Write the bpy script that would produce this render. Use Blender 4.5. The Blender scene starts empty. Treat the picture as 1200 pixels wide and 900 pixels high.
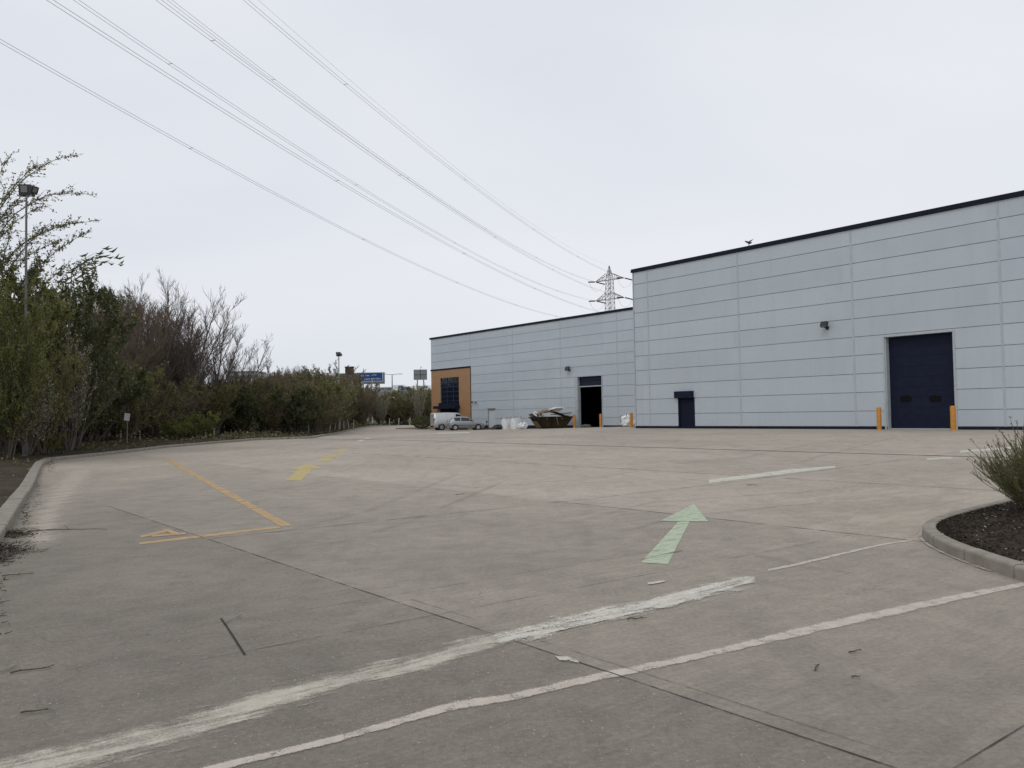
import bpy, math, random
import numpy as np
from mathutils import Vector, Matrix, noise

# ------------------------------------------------------------------ camera, world, sun
S = bpy.context.scene
COL = S.collection
F_PX = 971.0
PITCH = math.atan(35.5 / F_PX)
ROLL = math.radians(0.92)
EYE = 1.6
fw = Vector((0, math.cos(PITCH), math.sin(PITCH)))
u0 = Vector((0, -math.sin(PITCH), math.cos(PITCH)))
r0 = Vector((1, 0, 0))
RT = r0 * math.cos(ROLL) - u0 * math.sin(ROLL)
UP = u0 * math.cos(ROLL) + r0 * math.sin(ROLL)
CAM = Vector((0, 0, EYE))
cd = bpy.data.cameras.new('camera')
cam = bpy.data.objects.new('camera', cd)
COL.objects.link(cam)
m = Matrix.Identity(4)
for i in range(3):
    m[i][0], m[i][1], m[i][2], m[i][3] = RT[i], UP[i], -fw[i], CAM[i]
cam.matrix_world = m
cd.sensor_fit = 'HORIZONTAL'; cd.sensor_width = 36.0
cd.lens = F_PX / 1200.0 * 36.0
cd.clip_start = 0.05; cd.clip_end = 6000
S.camera = cam
S.render.resolution_x = 1024; S.render.resolution_y = 768

W = bpy.data.worlds.new('World'); S.world = W; W.use_nodes = True
SUN_EL, SUN_AZ = math.radians(48), math.radians(205)      # azimuth from +Y clockwise
nt = W.node_tree; N = nt.nodes; N.clear(); Lk = nt.links.new
out = N.new('ShaderNodeOutputWorld'); bg = N.new('ShaderNodeBackground'); bg.inputs[1].default_value = 0.10
sky = N.new('ShaderNodeTexSky'); sky.sky_type = 'NISHITA'; sky.sun_disc = False
sky.sun_elevation = SUN_EL; sky.sun_rotation = SUN_AZ; sky.dust_density = 3.0; sky.air_density = 1.0
hs = N.new('ShaderNodeHueSaturation'); hs.inputs['Saturation'].default_value = 0.25
Lk(sky.outputs[0], hs.inputs['Color'])
tc = N.new('ShaderNodeTexCoord'); mp = N.new('ShaderNodeMapping'); mp.inputs['Scale'].default_value = (1.0, 1.0, 3.2)
Lk(tc.outputs['Generated'], mp.inputs[0])
nz = N.new('ShaderNodeTexNoise'); nz.inputs['Scale'].default_value = 1.3; nz.inputs['Detail'].default_value = 5
nz.inputs['Roughness'].default_value = 0.42; nz.inputs['Distortion'].default_value = 0.3
Lk(mp.outputs[0], nz.inputs['Vector'])
cr = N.new('ShaderNodeValToRGB')
cr.color_ramp.elements[0].position = 0.30; cr.color_ramp.elements[0].color = (6.7, 7.15, 7.85, 1)
cr.color_ramp.elements[1].position = 0.70; cr.color_ramp.elements[1].color = (7.9, 8.12, 8.6, 1)
Lk(nz.outputs[0], cr.inputs[0])
mx = N.new('ShaderNodeMix'); mx.data_type = 'RGBA'; mx.inputs[0].default_value = 0.93
Lk(hs.outputs[0], mx.inputs[6]); Lk(cr.outputs[0], mx.inputs[7])
Lk(mx.outputs[2], bg.inputs[0]); Lk(bg.outputs[0], out.inputs[0])

sl = bpy.data.lights.new('sun', 'SUN'); sl.energy = 0.5; sl.angle = math.radians(25); sl.color = (1, 0.97, 0.92)
so = bpy.data.objects.new('sun', sl); COL.objects.link(so)
sd = Vector((math.sin(SUN_AZ) * math.cos(SUN_EL), math.cos(SUN_AZ) * math.cos(SUN_EL), math.sin(SUN_EL)))
so.rotation_euler = sd.to_track_quat('Z', 'Y').to_euler(); so.location = (0, -20, 60)
S.view_settings.view_transform = 'Standard'; S.view_settings.look = 'None'
S.view_settings.gamma = 1; S.view_settings.use_curve_mapping = False
S.view_settings.exposure = 0.08
S.render.engine = 'CYCLES'
S.cycles.max_bounces = 6; S.cycles.transparent_max_bounces = 16
S.cycles.use_denoising = True

# ------------------------------------------------------------------ geometry helpers
TH = math.radians(38.05)
NX, NY = math.cos(TH), math.sin(TH)          # n: away from the camera into the buildings
DX, DY = -math.sin(TH), math.cos(TH)         # d: along the walls, to the left and away
S_R, S_L = 42.2, 55.2
YAW = math.atan2(-DY, -DX)

def sst(x):
    x = max(0.0, min(1.0, x)); return x * x * (3 - 2 * x)
def gz(x, y):                                 # the yard rises gently to the near unit
    s = NX * x + NY * y; t = DX * x + DY * y
    return 0.5 * sst((s - 8) / 34.0) * (1 - sst((t - 38) / 37.0))
def ray(px, py): return RT * ((px - 600) / F_PX) + UP * ((450 - py) / F_PX) + fw
def gp(px, py, dz=0.0):                       # where a sight line meets the ground
    r = ray(px, py); z = 0.0
    if r.z > -0.004: r = Vector((r.x, r.y, -0.004))
    for _ in range(40):
        P = CAM + r * ((z + dz - EYE) / r.z)
        z = 0.5 * z + 0.5 * gz(P.x, P.y)
    return Vector((P.x, P.y, gz(P.x, P.y) + dz))
def at(px, py, Y):
    r = ray(px, py); return CAM + r * (Y / r.y)
def wall_hit(px, py, s):
    r = ray(px, py); P = CAM + r * (s / (r.x * NX + r.y * NY))
    return P.x * DX + P.y * DY, P.z
def st(s, t, z=0.0): return Vector((NX * s + DX * t, NY * s + DY * t, z))

class MB:
    def __init__(self): self.v = []; self.f = []; self.m = []; self.uv = None
    def add(self, vs, fs, mi=0):
        b = len(self.v); self.v.extend(vs)
        for f in fs: self.f.append(tuple(i + b for i in f)); self.m.append(mi)
    def box(self, c, s, rz=0.0, mi=0, M=None):
        hx, hy, hz = s[0] / 2, s[1] / 2, s[2] / 2
        co, si = math.cos(rz), math.sin(rz)
        vs = []
        for z in (-hz, hz):
            for x, y in ((-hx, -hy), (hx, -hy), (hx, hy), (-hx, hy)):
                p = Vector((x, y, z))
                if M is not None: p = M @ p
                vs.append((c[0] + p.x * co - p.y * si, c[1] + p.x * si + p.y * co, c[2] + p.z))
        self.add(vs, [(0, 3, 2, 1), (4, 5, 6, 7), (0, 1, 5, 4), (1, 2, 6, 5), (2, 3, 7, 6), (3, 0, 4, 7)], mi)
        return self
    def bb(self, x0, x1, y0, y1, z0, z1, mi=0):
        return self.box(((x0 + x1) / 2, (y0 + y1) / 2, (z0 + z1) / 2), (x1 - x0, y1 - y0, z1 - z0), 0, mi)
    def tube(self, pts, rad, n=6, mi=0, caps=True):
        pts = [Vector(p) for p in pts]; k = len(pts)
        if not hasattr(rad, '__len__'): rad = [rad] * k
        vs = []; nrm = None
        for i, p in enumerate(pts):
            t = (pts[min(i + 1, k - 1)] - pts[max(i - 1, 0)])
            if t.length < 1e-9: t = Vector((0, 0, 1))
            t.normalize()
            if nrm is None: nrm = t.orthogonal().normalized()
            nrm = (nrm - t * nrm.dot(t))
            if nrm.length < 1e-6: nrm = t.orthogonal()
            nrm.normalize(); b = t.cross(nrm)
            for j in range(n):
                a = 2 * math.pi * j / n
                vs.append(tuple(p + (nrm * math.cos(a) + b * math.sin(a)) * rad[i]))
        fs = []
        for i in range(k - 1):
            for j in range(n):
                j2 = (j + 1) % n
                fs.append((i * n + j, i * n + j2, (i + 1) * n + j2, (i + 1) * n + j))
        if caps and n > 2:
            fs.append(tuple(reversed(range(n)))); fs.append(tuple((k - 1) * n + j for j in range(n)))
        self.add(vs, fs, mi); return self
    def prism(self, pts, z0, z1, mi=0):
        n = len(pts)
        vs = [(p[0], p[1], z0) for p in pts] + [(p[0], p[1], z1) for p in pts]
        fs = [tuple(reversed(range(n))), tuple(range(n, 2 * n))] + [(i, (i + 1) % n, n + (i + 1) % n, n + i) for i in range(n)]
        self.add(vs, fs, mi); return self
    def build(self, name, mats, parent=None, smooth=False, link=True):
        me = bpy.data.meshes.new(name); me.from_pydata(self.v, [], self.f)
        mats = mats if isinstance(mats, (list, tuple)) else [mats]
        for a in mats: me.materials.append(a)
        if len(mats) > 1: me.polygons.foreach_set('material_index', self.m)
        if smooth: me.polygons.foreach_set('use_smooth', [True] * len(self.f))
        if self.uv is not None:
            ul = me.uv_layers.new(name='UVMap')
            li = [0] * len(me.loops); me.loops.foreach_get('vertex_index', li)
            ul.data.foreach_set('uv', [c for i in li for c in self.uv[i]])
        me.update()
        o = bpy.data.objects.new(name, me)
        if link: COL.objects.link(o)
        if parent: o.parent = parent
        return o

def tag(o, label=None, cat=None, group=None, kind=None):
    if label: o['label'] = label
    if cat: o['category'] = cat
    if group: o['group'] = group
    if kind: o['kind'] = kind
    return o
def empty(name, loc=(0, 0, 0), rz=0.0, label=None, cat=None, group=None):
    o = bpy.data.objects.new(name, None); COL.objects.link(o)
    o.location = loc; o.rotation_euler = (0, 0, rz); o.empty_display_size = 0.2
    return tag(o, label, cat, group)
def base_at(o, P):                            # move a world-space mesh's origin to its base
    P = Vector(P); o.data.transform(Matrix.Translation(-P)); o.location = P; return o
def copy_tree(o, parent=None):
    c = o.copy(); COL.objects.link(c); c.parent = parent
    for ch in o.children: copy_tree(ch, c)
    return c

# ------------------------------------------------------------------ materials
def mat(name, col, rough=0.8, metal=0.0, var=0.0, vscale=3.0, bump=0.0, bscale=30.0, spec=0.5, col2=None, stretch=None):
    M = bpy.data.materials.new(name); M.use_nodes = True
    t = M.node_tree; b = t.nodes['Principled BSDF']; L = t.links.new
    b.inputs['Base Color'].default_value = (*col, 1); b.inputs['Roughness'].default_value = rough
    b.inputs['Metallic'].default_value = metal; b.inputs['Specular IOR Level'].default_value = spec
    if var or bump or col2:
        c = t.nodes.new('ShaderNodeTexCoord'); src = c.outputs['Object']
        if stretch:
            mm = t.nodes.new('ShaderNodeMapping'); mm.inputs['Scale'].default_value = stretch; L(src, mm.inputs[0]); src = mm.outputs[0]
        if var or col2:
            n = t.nodes.new('ShaderNodeTexNoise'); n.inputs['Scale'].default_value = vscale; n.inputs['Detail'].default_value = 6
            n.inputs['Roughness'].default_value = 0.6
            L(src, n.inputs['Vector'])
            r = t.nodes.new('ShaderNodeValToRGB'); r.color_ramp.elements[0].position = 0.3; r.color_ramp.elements[1].position = 0.7
            a = tuple(x * (1 - var) for x in col); z = col2 if col2 else tuple(min(1, x * (1 + var)) for x in col)
            r.color_ramp.elements[0].color = (*a, 1); r.color_ramp.elements[1].color = (*z, 1)
            L(n.outputs[0], r.inputs[0]); L(r.outputs[0], b.inputs['Base Color'])
        if bump:
            n2 = t.nodes.new('ShaderNodeTexNoise'); n2.inputs['Scale'].default_value = bscale; n2.inputs['Detail'].default_value = 4
            L(src, n2.inputs['Vector'])
            bp = t.nodes.new('ShaderNodeBump'); bp.inputs['Strength'].default_value = bump; bp.inputs['Distance'].default_value = 0.02
            L(n2.outputs[0], bp.inputs['Height']); L(bp.outputs[0], b.inputs['Normal'])
    return M

def math_node(t, op, a, b=None, c=None, clamp=False):
    n = t.nodes.new('ShaderNodeMath'); n.operation = op; n.use_clamp = clamp
    for i, v in enumerate((a, b, c)):
        if v is None: continue
        if isinstance(v, (int, float)): n.inputs[i].default_value = v
        else: t.links.new(v, n.inputs[i])
    return n.outputs[0]
def noise_node(t, vec, scale, detail=4, rough=0.5, dist=0.0):
    n = t.nodes.new('ShaderNodeTexNoise'); n.inputs['Scale'].default_value = scale; n.inputs['Detail'].default_value = detail
    n.inputs['Roughness'].default_value = rough; n.inputs['Distortion'].default_value = dist
    t.links.new(vec, n.inputs['Vector']); return n.outputs[0]
def map_node(t, vec, scale=(1, 1, 1), rz=0.0, loc=(0, 0, 0)):
    n = t.nodes.new('ShaderNodeMapping'); n.inputs['Scale'].default_value = scale
    n.inputs['Rotation'].default_value = (0, 0, rz); n.inputs['Location'].default_value = loc
    t.links.new(vec, n.inputs[0]); return n.outputs[0]
def ramp(t, fac, p0, p1, c0=0.0, c1=1.0):
    n = t.nodes.new('ShaderNodeMapRange'); n.inputs['From Min'].default_value = p0; n.inputs['From Max'].default_value = p1
    n.inputs['To Min'].default_value = c0; n.inputs['To Max'].default_value = c1; n.clamp = True
    t.links.new(fac, n.inputs[0]); return n.outputs[0]
def mixc(t, fac, a, b, mode='MIX'):
    n = t.nodes.new('ShaderNodeMix'); n.data_type = 'RGBA'; n.blend_type = mode
    for k, v in ((0, fac), (6, a), (7, b)):
        if isinstance(v, (int, float)): n.inputs[k].default_value = v
        elif isinstance(v, tuple): n.inputs[k].default_value = (*v, 1)
        else: t.links.new(v, n.inputs[k])
    return n.outputs[2]

def concrete_material():
    M = bpy.data.materials.new('yard_concrete'); M.use_nodes = True
    t = M.node_tree; b = t.nodes['Principled BSDF']
    tc = t.nodes.new('ShaderNodeTexCoord'); V = tc.outputs['Object']
    Q = map_node(t, V, rz=-TH)                          # x = s, y = t
    sep = t.nodes.new('ShaderNodeSeparateXYZ'); t.links.new(Q, sep.inputs[0])
    s_, t_ = sep.outputs[0], sep.outputs[1]
    # slab bays: each cast has its own tone
    fs = math_node(t, 'FLOOR', math_node(t, 'DIVIDE', math_node(t, 'ADD', s_, 2.64), 6.27))
    ft = math_node(t, 'FLOOR', math_node(t, 'DIVIDE', math_node(t, 'ADD', t_, 2.95), 4.75))
    cv = t.nodes.new('ShaderNodeCombineXYZ'); t.links.new(fs, cv.inputs[0]); t.links.new(ft, cv.inputs[1])
    wn = t.nodes.new('ShaderNodeTexWhiteNoise'); t.links.new(cv.outputs[0], wn.inputs['Vector'])
    slab = ramp(t, wn.outputs[0], 0, 1, 0.94, 1.05)
    big = noise_node(t, V, 0.09, 5, 0.55, 0.6)
    mid = noise_node(t, map_node(t, Q, (1.0, 0.45, 1)), 0.55, 7, 0.62, 0.5)
    strk = noise_node(t, map_node(t, Q, (0.5, 5.0, 1)), 1.4, 6, 0.6)
    tyre = noise_node(t, map_node(t, V, (1.9, 0.28, 1), rz=0.75), 0.9, 4, 0.55, 1.2)
    fine = noise_node(t, V, 26, 6, 0.72)
    vfine = noise_node(t, V, 140, 3, 0.7)
    col = mixc(t, ramp(t, big, 0.35, 0.65), (0.356, 0.309, 0.252), (0.42, 0.364, 0.298))
    def mul(c, fac, lo, hi, a, z):
        g = ramp(t, fac, lo, hi, a, z)
        cc = t.nodes.new('ShaderNodeCombineColor'); [t.links.new(g, cc.inputs[i]) for i in range(3)]
        return mixc(t, 1.0, c, cc.outputs[0], 'MULTIPLY')
    col = mul(col, slab, 0, 2, 0, 2)
    col = mul(col, mid, 0.3, 0.7, 0.90, 1.08)
    col = mul(col, strk, 0.3, 0.7, 0.93, 1.06)
    col = mul(col, tyre, 0.52, 0.75, 1.0, 0.88)
    col = mul(col, noise_node(t, map_node(t, Q, (2.2, 30, 1)), 1.0, 3, 0.6), 0.3, 0.7, 0.94, 1.06)
    col = mul(col, ramp(t, s_, 9.93, 9.97), 0, 1, 0.92, 1.0)
    # old aggregate-worn strip next to the camera, cleaner casting beyond joint s = 3.63
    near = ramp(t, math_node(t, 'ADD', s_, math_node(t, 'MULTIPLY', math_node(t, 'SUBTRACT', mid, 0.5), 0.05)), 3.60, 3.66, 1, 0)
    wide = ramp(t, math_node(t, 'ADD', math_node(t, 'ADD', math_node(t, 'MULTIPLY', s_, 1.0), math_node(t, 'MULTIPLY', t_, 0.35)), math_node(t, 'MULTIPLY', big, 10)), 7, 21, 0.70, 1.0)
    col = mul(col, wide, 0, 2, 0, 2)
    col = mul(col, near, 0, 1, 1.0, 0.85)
    # mottled dirt
    dirt = noise_node(t, V, 2.6, 9, 0.72, 0.4)
    col = mul(col, dirt, 0.42, 0.66, 1.05, 0.88)
    col = mul(col, fine, 0.3, 0.7, 0.78, 1.22)
    col = mul(col, vfine, 0.2, 0.8, 0.76, 1.24)
    # pale and dark grit
    for sc, th, cc_, dens in ((46, 0.10, (0.44, 0.41, 0.36), 0.66), (23, 0.05, (0.6, 0.58, 0.53), 0.80), (40, 0.10, (0.07, 0.063, 0.056), 0.55)):
        vo = t.nodes.new('ShaderNodeTexVoronoi'); vo.inputs['Scale'].default_value = sc
        t.links.new(map_node(t, V, loc=(sc, sc * .3, 0)), vo.inputs['Vector'])
        sel = t.nodes.new('ShaderNodeSeparateColor'); t.links.new(vo.outputs['Color'], sel.inputs[0])
        a1 = ramp(t, vo.outputs['Distance'], th, th + 0.14, 1, 0)
        a2 = ramp(t, sel.outputs[0], dens, dens + 0.04)
        nm = math_node(t, 'ADD', math_node(t, 'MULTIPLY', near, 0.75), 0.10)
        msk = math_node(t, 'MULTIPLY', math_node(t, 'MULTIPLY', a1, a2), math_node(t, 'MULTIPLY', nm, ramp(t, dirt, 0.4, 0.6, 0.35, 1)))
        col = mixc(t, msk, col, cc_)
    # hairline crazing
    vo = t.nodes.new('ShaderNodeTexVoronoi'); vo.feature = 'DISTANCE_TO_EDGE'; vo.inputs['Scale'].default_value = 0.35
    wob = t.nodes.new('ShaderNodeVectorMath'); wob.operation = 'ADD'
    nn = t.nodes.new('ShaderNodeTexNoise'); nn.inputs['Scale'].default_value = 1.6; nn.inputs['Detail'].default_value = 6; t.links.new(V, nn.inputs['Vector'])
    t.links.new(V, wob.inputs[0]); t.links.new(nn.outputs['Color'], wob.inputs[1]); t.links.new(wob.outputs[0], vo.inputs['Vector'])
    ck = math_node(t, 'MULTIPLY', ramp(t, vo.outputs['Distance'], 0.0015, 0.004, 1, 0), ramp(t, noise_node(t, V, 0.5, 3), 0.52, 0.6, 0, 0.45))
    col = mixc(t, ck, col, (0.09, 0.08, 0.07))
    t.links.new(col, b.inputs['Base Color'])
    t.links.new(ramp(t, dirt, 0.3, 0.7, 0.78, 0.92), b.inputs['Roughness'])
    b.inputs['Specular IOR Level'].default_value = 0.35
    bp = t.nodes.new('ShaderNodeBump'); bp.inputs['Strength'].default_value = 0.35; bp.inputs['Distance'].default_value = 0.006
    h = math_node(t, 'ADD', fine, math_node(t, 'MULTIPLY', vfine, 0.5)); t.links.new(h, bp.inputs['Height']); t.links.new(bp.outputs[0], b.inputs['Normal'])
    return M

def paint_material(name, col, wear=0.5, edge=0.12, sc=6.0, stretch=(1, 1, 1), grit=0.5, col2=None, soft=0.1, ends=0.0, amax=1.0):
    """worn paint: UV.x runs 0..1 along, UV.y 0..1 across; gaps show what lies below"""
    M = bpy.data.materials.new(name); M.use_nodes = True
    t = M.node_tree; b = t.nodes['Principled BSDF']; tc = t.nodes.new('ShaderNodeTexCoord')
    V = tc.outputs['Object']; Q = map_node(t, map_node(t, V, rz=-TH), stretch)
    uv = t.nodes.new('ShaderNodeSeparateXYZ'); t.links.new(tc.outputs['UV'], uv.inputs[0])
    e = math_node(t, 'MULTIPLY', math_node(t, 'MINIMUM', uv.outputs[1], math_node(t, 'SUBTRACT', 1.0, uv.outputs[1])), 2.0)
    n1 = noise_node(t, Q, sc, 8, 0.68, 0.4); n2 = noise_node(t, V, 70, 4, 0.7)
    a = math_node(t, 'ADD', math_node(t, 'MULTIPLY', n1, 1.0), math_node(t, 'MULTIPLY', math_node(t, 'SUBTRACT', n2, 0.5), grit))
    if edge > .3: e = math_node(t, 'ADD', e, math_node(t, 'MULTIPLY', math_node(t, 'SUBTRACT', noise_node(t, V, 3.2, 6, 0.7), 0.5), 1.5))
    if edge > 0: a = math_node(t, 'SUBTRACT', a, ramp(t, e, 0, edge * 2, 0.36, 0))
    if ends > 0:
        eu = math_node(t, 'MINIMUM', uv.outputs[0], math_node(t, 'SUBTRACT', 1.0, uv.outputs[0]))
        a = math_node(t, 'SUBTRACT', a, ramp(t, eu, 0, ends, 0.7, 0))
    al = ramp(t, a, wear - soft, wear + soft, 0, amax)
    c = mixc(t, ramp(t, noise_node(t, V, 9, 6, 0.7), 0.35, 0.65), col, col2 or tuple(x * 0.78 for x in col))
    t.links.new(c, b.inputs['Base Color']); t.links.new(al, b.inputs['Alpha']); b.inputs['Roughness'].default_value = 0.85
    b.inputs['Specular IOR Level'].default_value = 0.3
    return M

def cladding_material():
    M = bpy.data.materials.new('pale_grey_cladding'); M.use_nodes = True
    t = M.node_tree; b = t.nodes['Principled BSDF']; tc = t.nodes.new('ShaderNodeTexCoord'); V = tc.outputs['Object']
    sep = t.nodes.new('ShaderNodeSeparateXYZ'); t.links.new(V, sep.inputs[0])
    fx = math_node(t, 'FLOOR', math_node(t, 'DIVIDE', math_node(t, 'SUBTRACT', sep.outputs[0], 0.9), 7.4))
    fz = math_node(t, 'FLOOR', math_node(t, 'SUBTRACT', sep.outputs[2], 0.47))
    cv = t.nodes.new('ShaderNodeCombineXYZ'); t.links.new(fx, cv.inputs[0]); t.links.new(fz, cv.inputs[2])
    wn = t.nodes.new('ShaderNodeTexWhiteNoise'); t.links.new(cv.outputs[0], wn.inputs['Vector'])
    big = noise_node(t, V, 0.35, 5, 0.6); stk = noise_node(t, map_node(t, V, (2.2, 2.2, 0.12)), 1.2, 6, 0.65)
    g = math_node(t, 'MULTIPLY', ramp(t, wn.outputs[0], 0, 1, 0.965, 1.03), ramp(t, big, 0.3, 0.7, 0.96, 1.03))
    g = math_node(t, 'MULTIPLY', g, ramp(t, stk, 0.5, 0.85, 1.0, 0.93))
    cc = t.nodes.new('ShaderNodeCombineColor'); [t.links.new(g, cc.inputs[i]) for i in range(3)]
    col = mixc(t, 1.0, (0.48, 0.53, 0.568), cc.outputs[0], 'MULTIPLY')
    t.links.new(col, b.inputs['Base Color']); b.inputs['Roughness'].default_value = 0.42
    b.inputs['Specular IOR Level'].default_value = 0.4
    # micro-ribbed steel skin
    wv = t.nodes.new('ShaderNodeTexWave'); wv.bands_direction = 'Z'; wv.inputs['Scale'].default_value = 5.0
    t.links.new(V, wv.inputs['Vector'])
    bp = t.nodes.new('ShaderNodeBump'); bp.inputs['Strength'].default_value = 0.12; bp.inputs['Distance'].default_value = 0.003
    t.links.new(wv.outputs[0], bp.inputs['Height']); t.links.new(bp.outputs[0], b.inputs['Normal'])
    return M

def leaf_material(name, c1, c2, sc=2.0, rough=0.6):
    M = bpy.data.materials.new(name); M.use_nodes = True
    t = M.node_tree; b = t.nodes['Principled BSDF']; tc = t.nodes.new('ShaderNodeTexCoord')
    n1 = noise_node(t, tc.outputs['Object'], sc, 3); n2 = noise_node(t, tc.outputs['Object'], 23, 2)
    oi = t.nodes.new('ShaderNodeObjectInfo')
    f = math_node(t, 'ADD', math_node(t, 'MULTIPLY', n1, 0.6), math_node(t, 'MULTIPLY', n2, 0.4))
    f = math_node(t, 'ADD', f, math_node(t, 'MULTIPLY', math_node(t, 'SUBTRACT', oi.outputs['Random'], 0.5), 0.25))
    col = mixc(t, ramp(t, f, 0.32, 0.68), c1, c2)
    t.links.new(col, b.inputs['Base Color']); b.inputs['Roughness'].default_value = rough
    b.inputs['Specular IOR Level'].default_value = 0.3
    tr = t.nodes.new('ShaderNodeBsdfTranslucent'); t.links.new(col, tr.inputs[0])
    ms = t.nodes.new('ShaderNodeMixShader'); ms.inputs[0].default_value = 0.3
    t.links.new(b.outputs[0], ms.inputs[1]); t.links.new(tr.outputs[0], ms.inputs[2])
    t.links.new(ms.outputs[0], t.nodes['Material Output'].inputs[0])
    return M

M_CONC = concrete_material()
M_CLAD = cladding_material()
M_NAVY = mat('navy_coated_steel', (0.010, 0.014, 0.032), 0.6, var=0.15, spec=0.15)
M_COPE = mat('dark_coping_steel', (0.010, 0.013, 0.021), 0.6, var=0.1, spec=0.15)
M_GAP = mat('joint_gasket', (0.43, 0.46, 0.48), 0.8)
M_TRIM = mat('pale_trim_steel', (0.42, 0.455, 0.48), 0.45, var=0.08)
M_TAN = mat('tan_cladding', (0.36, 0.20, 0.095), 0.6, var=0.08, vscale=1.5)
M_GLASS = mat('dark_window_glass', (0.008, 0.012, 0.028), 0.08, spec=0.6)
M_BLACK = mat('black_rubber', (0.015, 0.015, 0.016), 0.7)
M_DARK = mat('dark_interior', (0.03, 0.03, 0.03), 0.9)
M_ORANGE = mat('orange_yellow_paint', (0.55, 0.24, 0.035), 0.55, var=0.2, vscale=6)
M_KERB = mat('kerb_concrete', (0.26, 0.23, 0.19), 0.9, var=0.22, vscale=5, bump=0.4, bscale=60)
M_GALV = mat('galvanised_steel', (0.30, 0.31, 0.31), 0.5, metal=0.4, var=0.15, vscale=8)
M_FLOOD = mat('black_lamp_housing', (0.02, 0.02, 0.022), 0.5)
M_LENS = mat('lamp_lens', (0.16, 0.165, 0.165), 0.2)
M_BARK = mat('grey_brown_bark', (0.12, 0.10, 0.08), 0.9, var=0.3, vscale=8, bump=0.5)
M_TWIG = mat('dark_twigs', (0.095, 0.077, 0.062), 0.9, var=0.25, vscale=2)
M_TWIGR = mat('reddish_twigs', (0.15, 0.112, 0.080), 0.9, var=0.3, vscale=1.2)
M_LEAF = leaf_material('olive_leaves', (0.165, 0.175, 0.055), (0.275, 0.27, 0.10))
M_LEAFD = leaf_material('dark_evergreen_leaves', (0.055, 0.068, 0.030), (0.10, 0.115, 0.052))
M_LEAFB = leaf_material('bright_spring_leaves', (0.13, 0.145, 0.035), (0.22, 0.23, 0.065))
M_BROWN = leaf_material('brown_buds', (0.155, 0.118, 0.078), (0.24, 0.185, 0.12))
M_WHITE = leaf_material('white_blossom', (0.5, 0.5, 0.46), (0.75, 0.75, 0.7))
M_SOIL = mat('dark_bark_mulch', (0.026, 0.019, 0.014), 1.0, spec=.1, col2=(0.07, 0.055, 0.042), vscale=14, bump=1.0, bscale=40)
M_VERGE = mat('verge_soil', (0.035, 0.027, 0.020), 1.0, spec=.1, col2=(0.085, 0.068, 0.045), vscale=1.7, bump=0.8, bscale=20)
M_LAND = mat('rough_grassland', (0.06, 0.065, 0.03), 1.0, col2=(0.10, 0.10, 0.055), vscale=0.05)
M_WPL = mat('white_plastic', (0.78, 0.79, 0.79), 0.5, var=0.12, vscale=4)
M_SILVER = mat('silver_car_paint', (0.33, 0.34, 0.35), 0.3, metal=0.6)
M_RIM = mat('alloy_wheel', (0.45, 0.46, 0.47), 0.35, metal=0.7)
M_RED = mat('red_tail_lamp', (0.35, 0.02, 0.02), 0.25)
M_CLEAR = mat('clear_lamp_cover', (0.6, 0.62, 0.65), 0.12)
M_SKIP = mat('scuffed_skip_paint', (0.014, 0.013, 0.012), 0.8, spec=.08, col2=(0.05, 0.04, 0.018), vscale=1.0)
M_RUST = mat('rusty_ochre_steel', (0.20, 0.125, 0.035), 0.8, var=0.4, vscale=5)
M_BOARD = mat('weathered_board', (0.32, 0.27, 0.18), 0.85, var=0.25, vscale=3)
M_GREYB = mat('grey_board', (0.16, 0.16, 0.15), 0.85, var=0.3, vscale=3)
M_BLUE = mat('blue_sign_face', (0.008, 0.055, 0.21), 0.5, spec=.3)
M_SGREY = mat('grey_sign_back', (0.20, 0.21, 0.215), 0.6, var=0.1)
M_SWH = mat('white_sign_lettering', (0.42, 0.47, 0.55), 0.5)
M_BRICK = mat('brown_brick', (0.045, 0.03, 0.025), 0.9, var=0.2)
M_ROOF = mat('dark_roof_tiles', (0.05, 0.038, 0.034), 0.9, var=0.2)
M_RENDER = mat('pale_render', (0.42, 0.42, 0.40), 0.9, var=0.1)
M_BRIDGE = mat('bridge_concrete', (0.22, 0.22, 0.21), 0.9, var=0.3, vscale=0.3)
M_PYL = mat('pylon_steel', (0.12, 0.125, 0.13), 0.6, metal=0.3)
M_WIRE = mat('aluminium_conductor', (0.42, 0.43, 0.44), 0.6)
M_WOOD = mat('grey_timber_stake', (0.24, 0.22, 0.18), 0.9, var=0.25, vscale=9)
M_SHELTER = mat('pale_tree_tube', (0.42, 0.41, 0.37), 0.7, var=0.2)

# ------------------------------------------------------------------ ground
def axis(fine0, fine1, step, far):
    a = list(np.arange(fine0, fine1 + 1e-6, step)); lo, hi = [], []
    d = step; x = fine0
    while x > -far: d *= 1.5; x -= d; lo.append(x)
    d = step; x = fine1
    while x < far: d *= 1.5; x += d; hi.append(x)
    return lo[::-1] + a + hi
mb = MB()
ax = axis(-40, 60, 1.0, 3000); ay = axis(-12, 110, 1.0, 3000)
for y in ay:
    for x in ax: mb.v.append((x, y, gz(x, y)))
nx_ = len(ax)
for j in range(len(ay) - 1):
    for i in range(nx_ - 1):
        a = j * nx_ + i; mb.f.append((a, a + 1, a + nx_ + 1, a + nx_)); mb.m.append(0)
tag(mb.build('ground', M_CONC, smooth=True), kind='structure')

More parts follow.
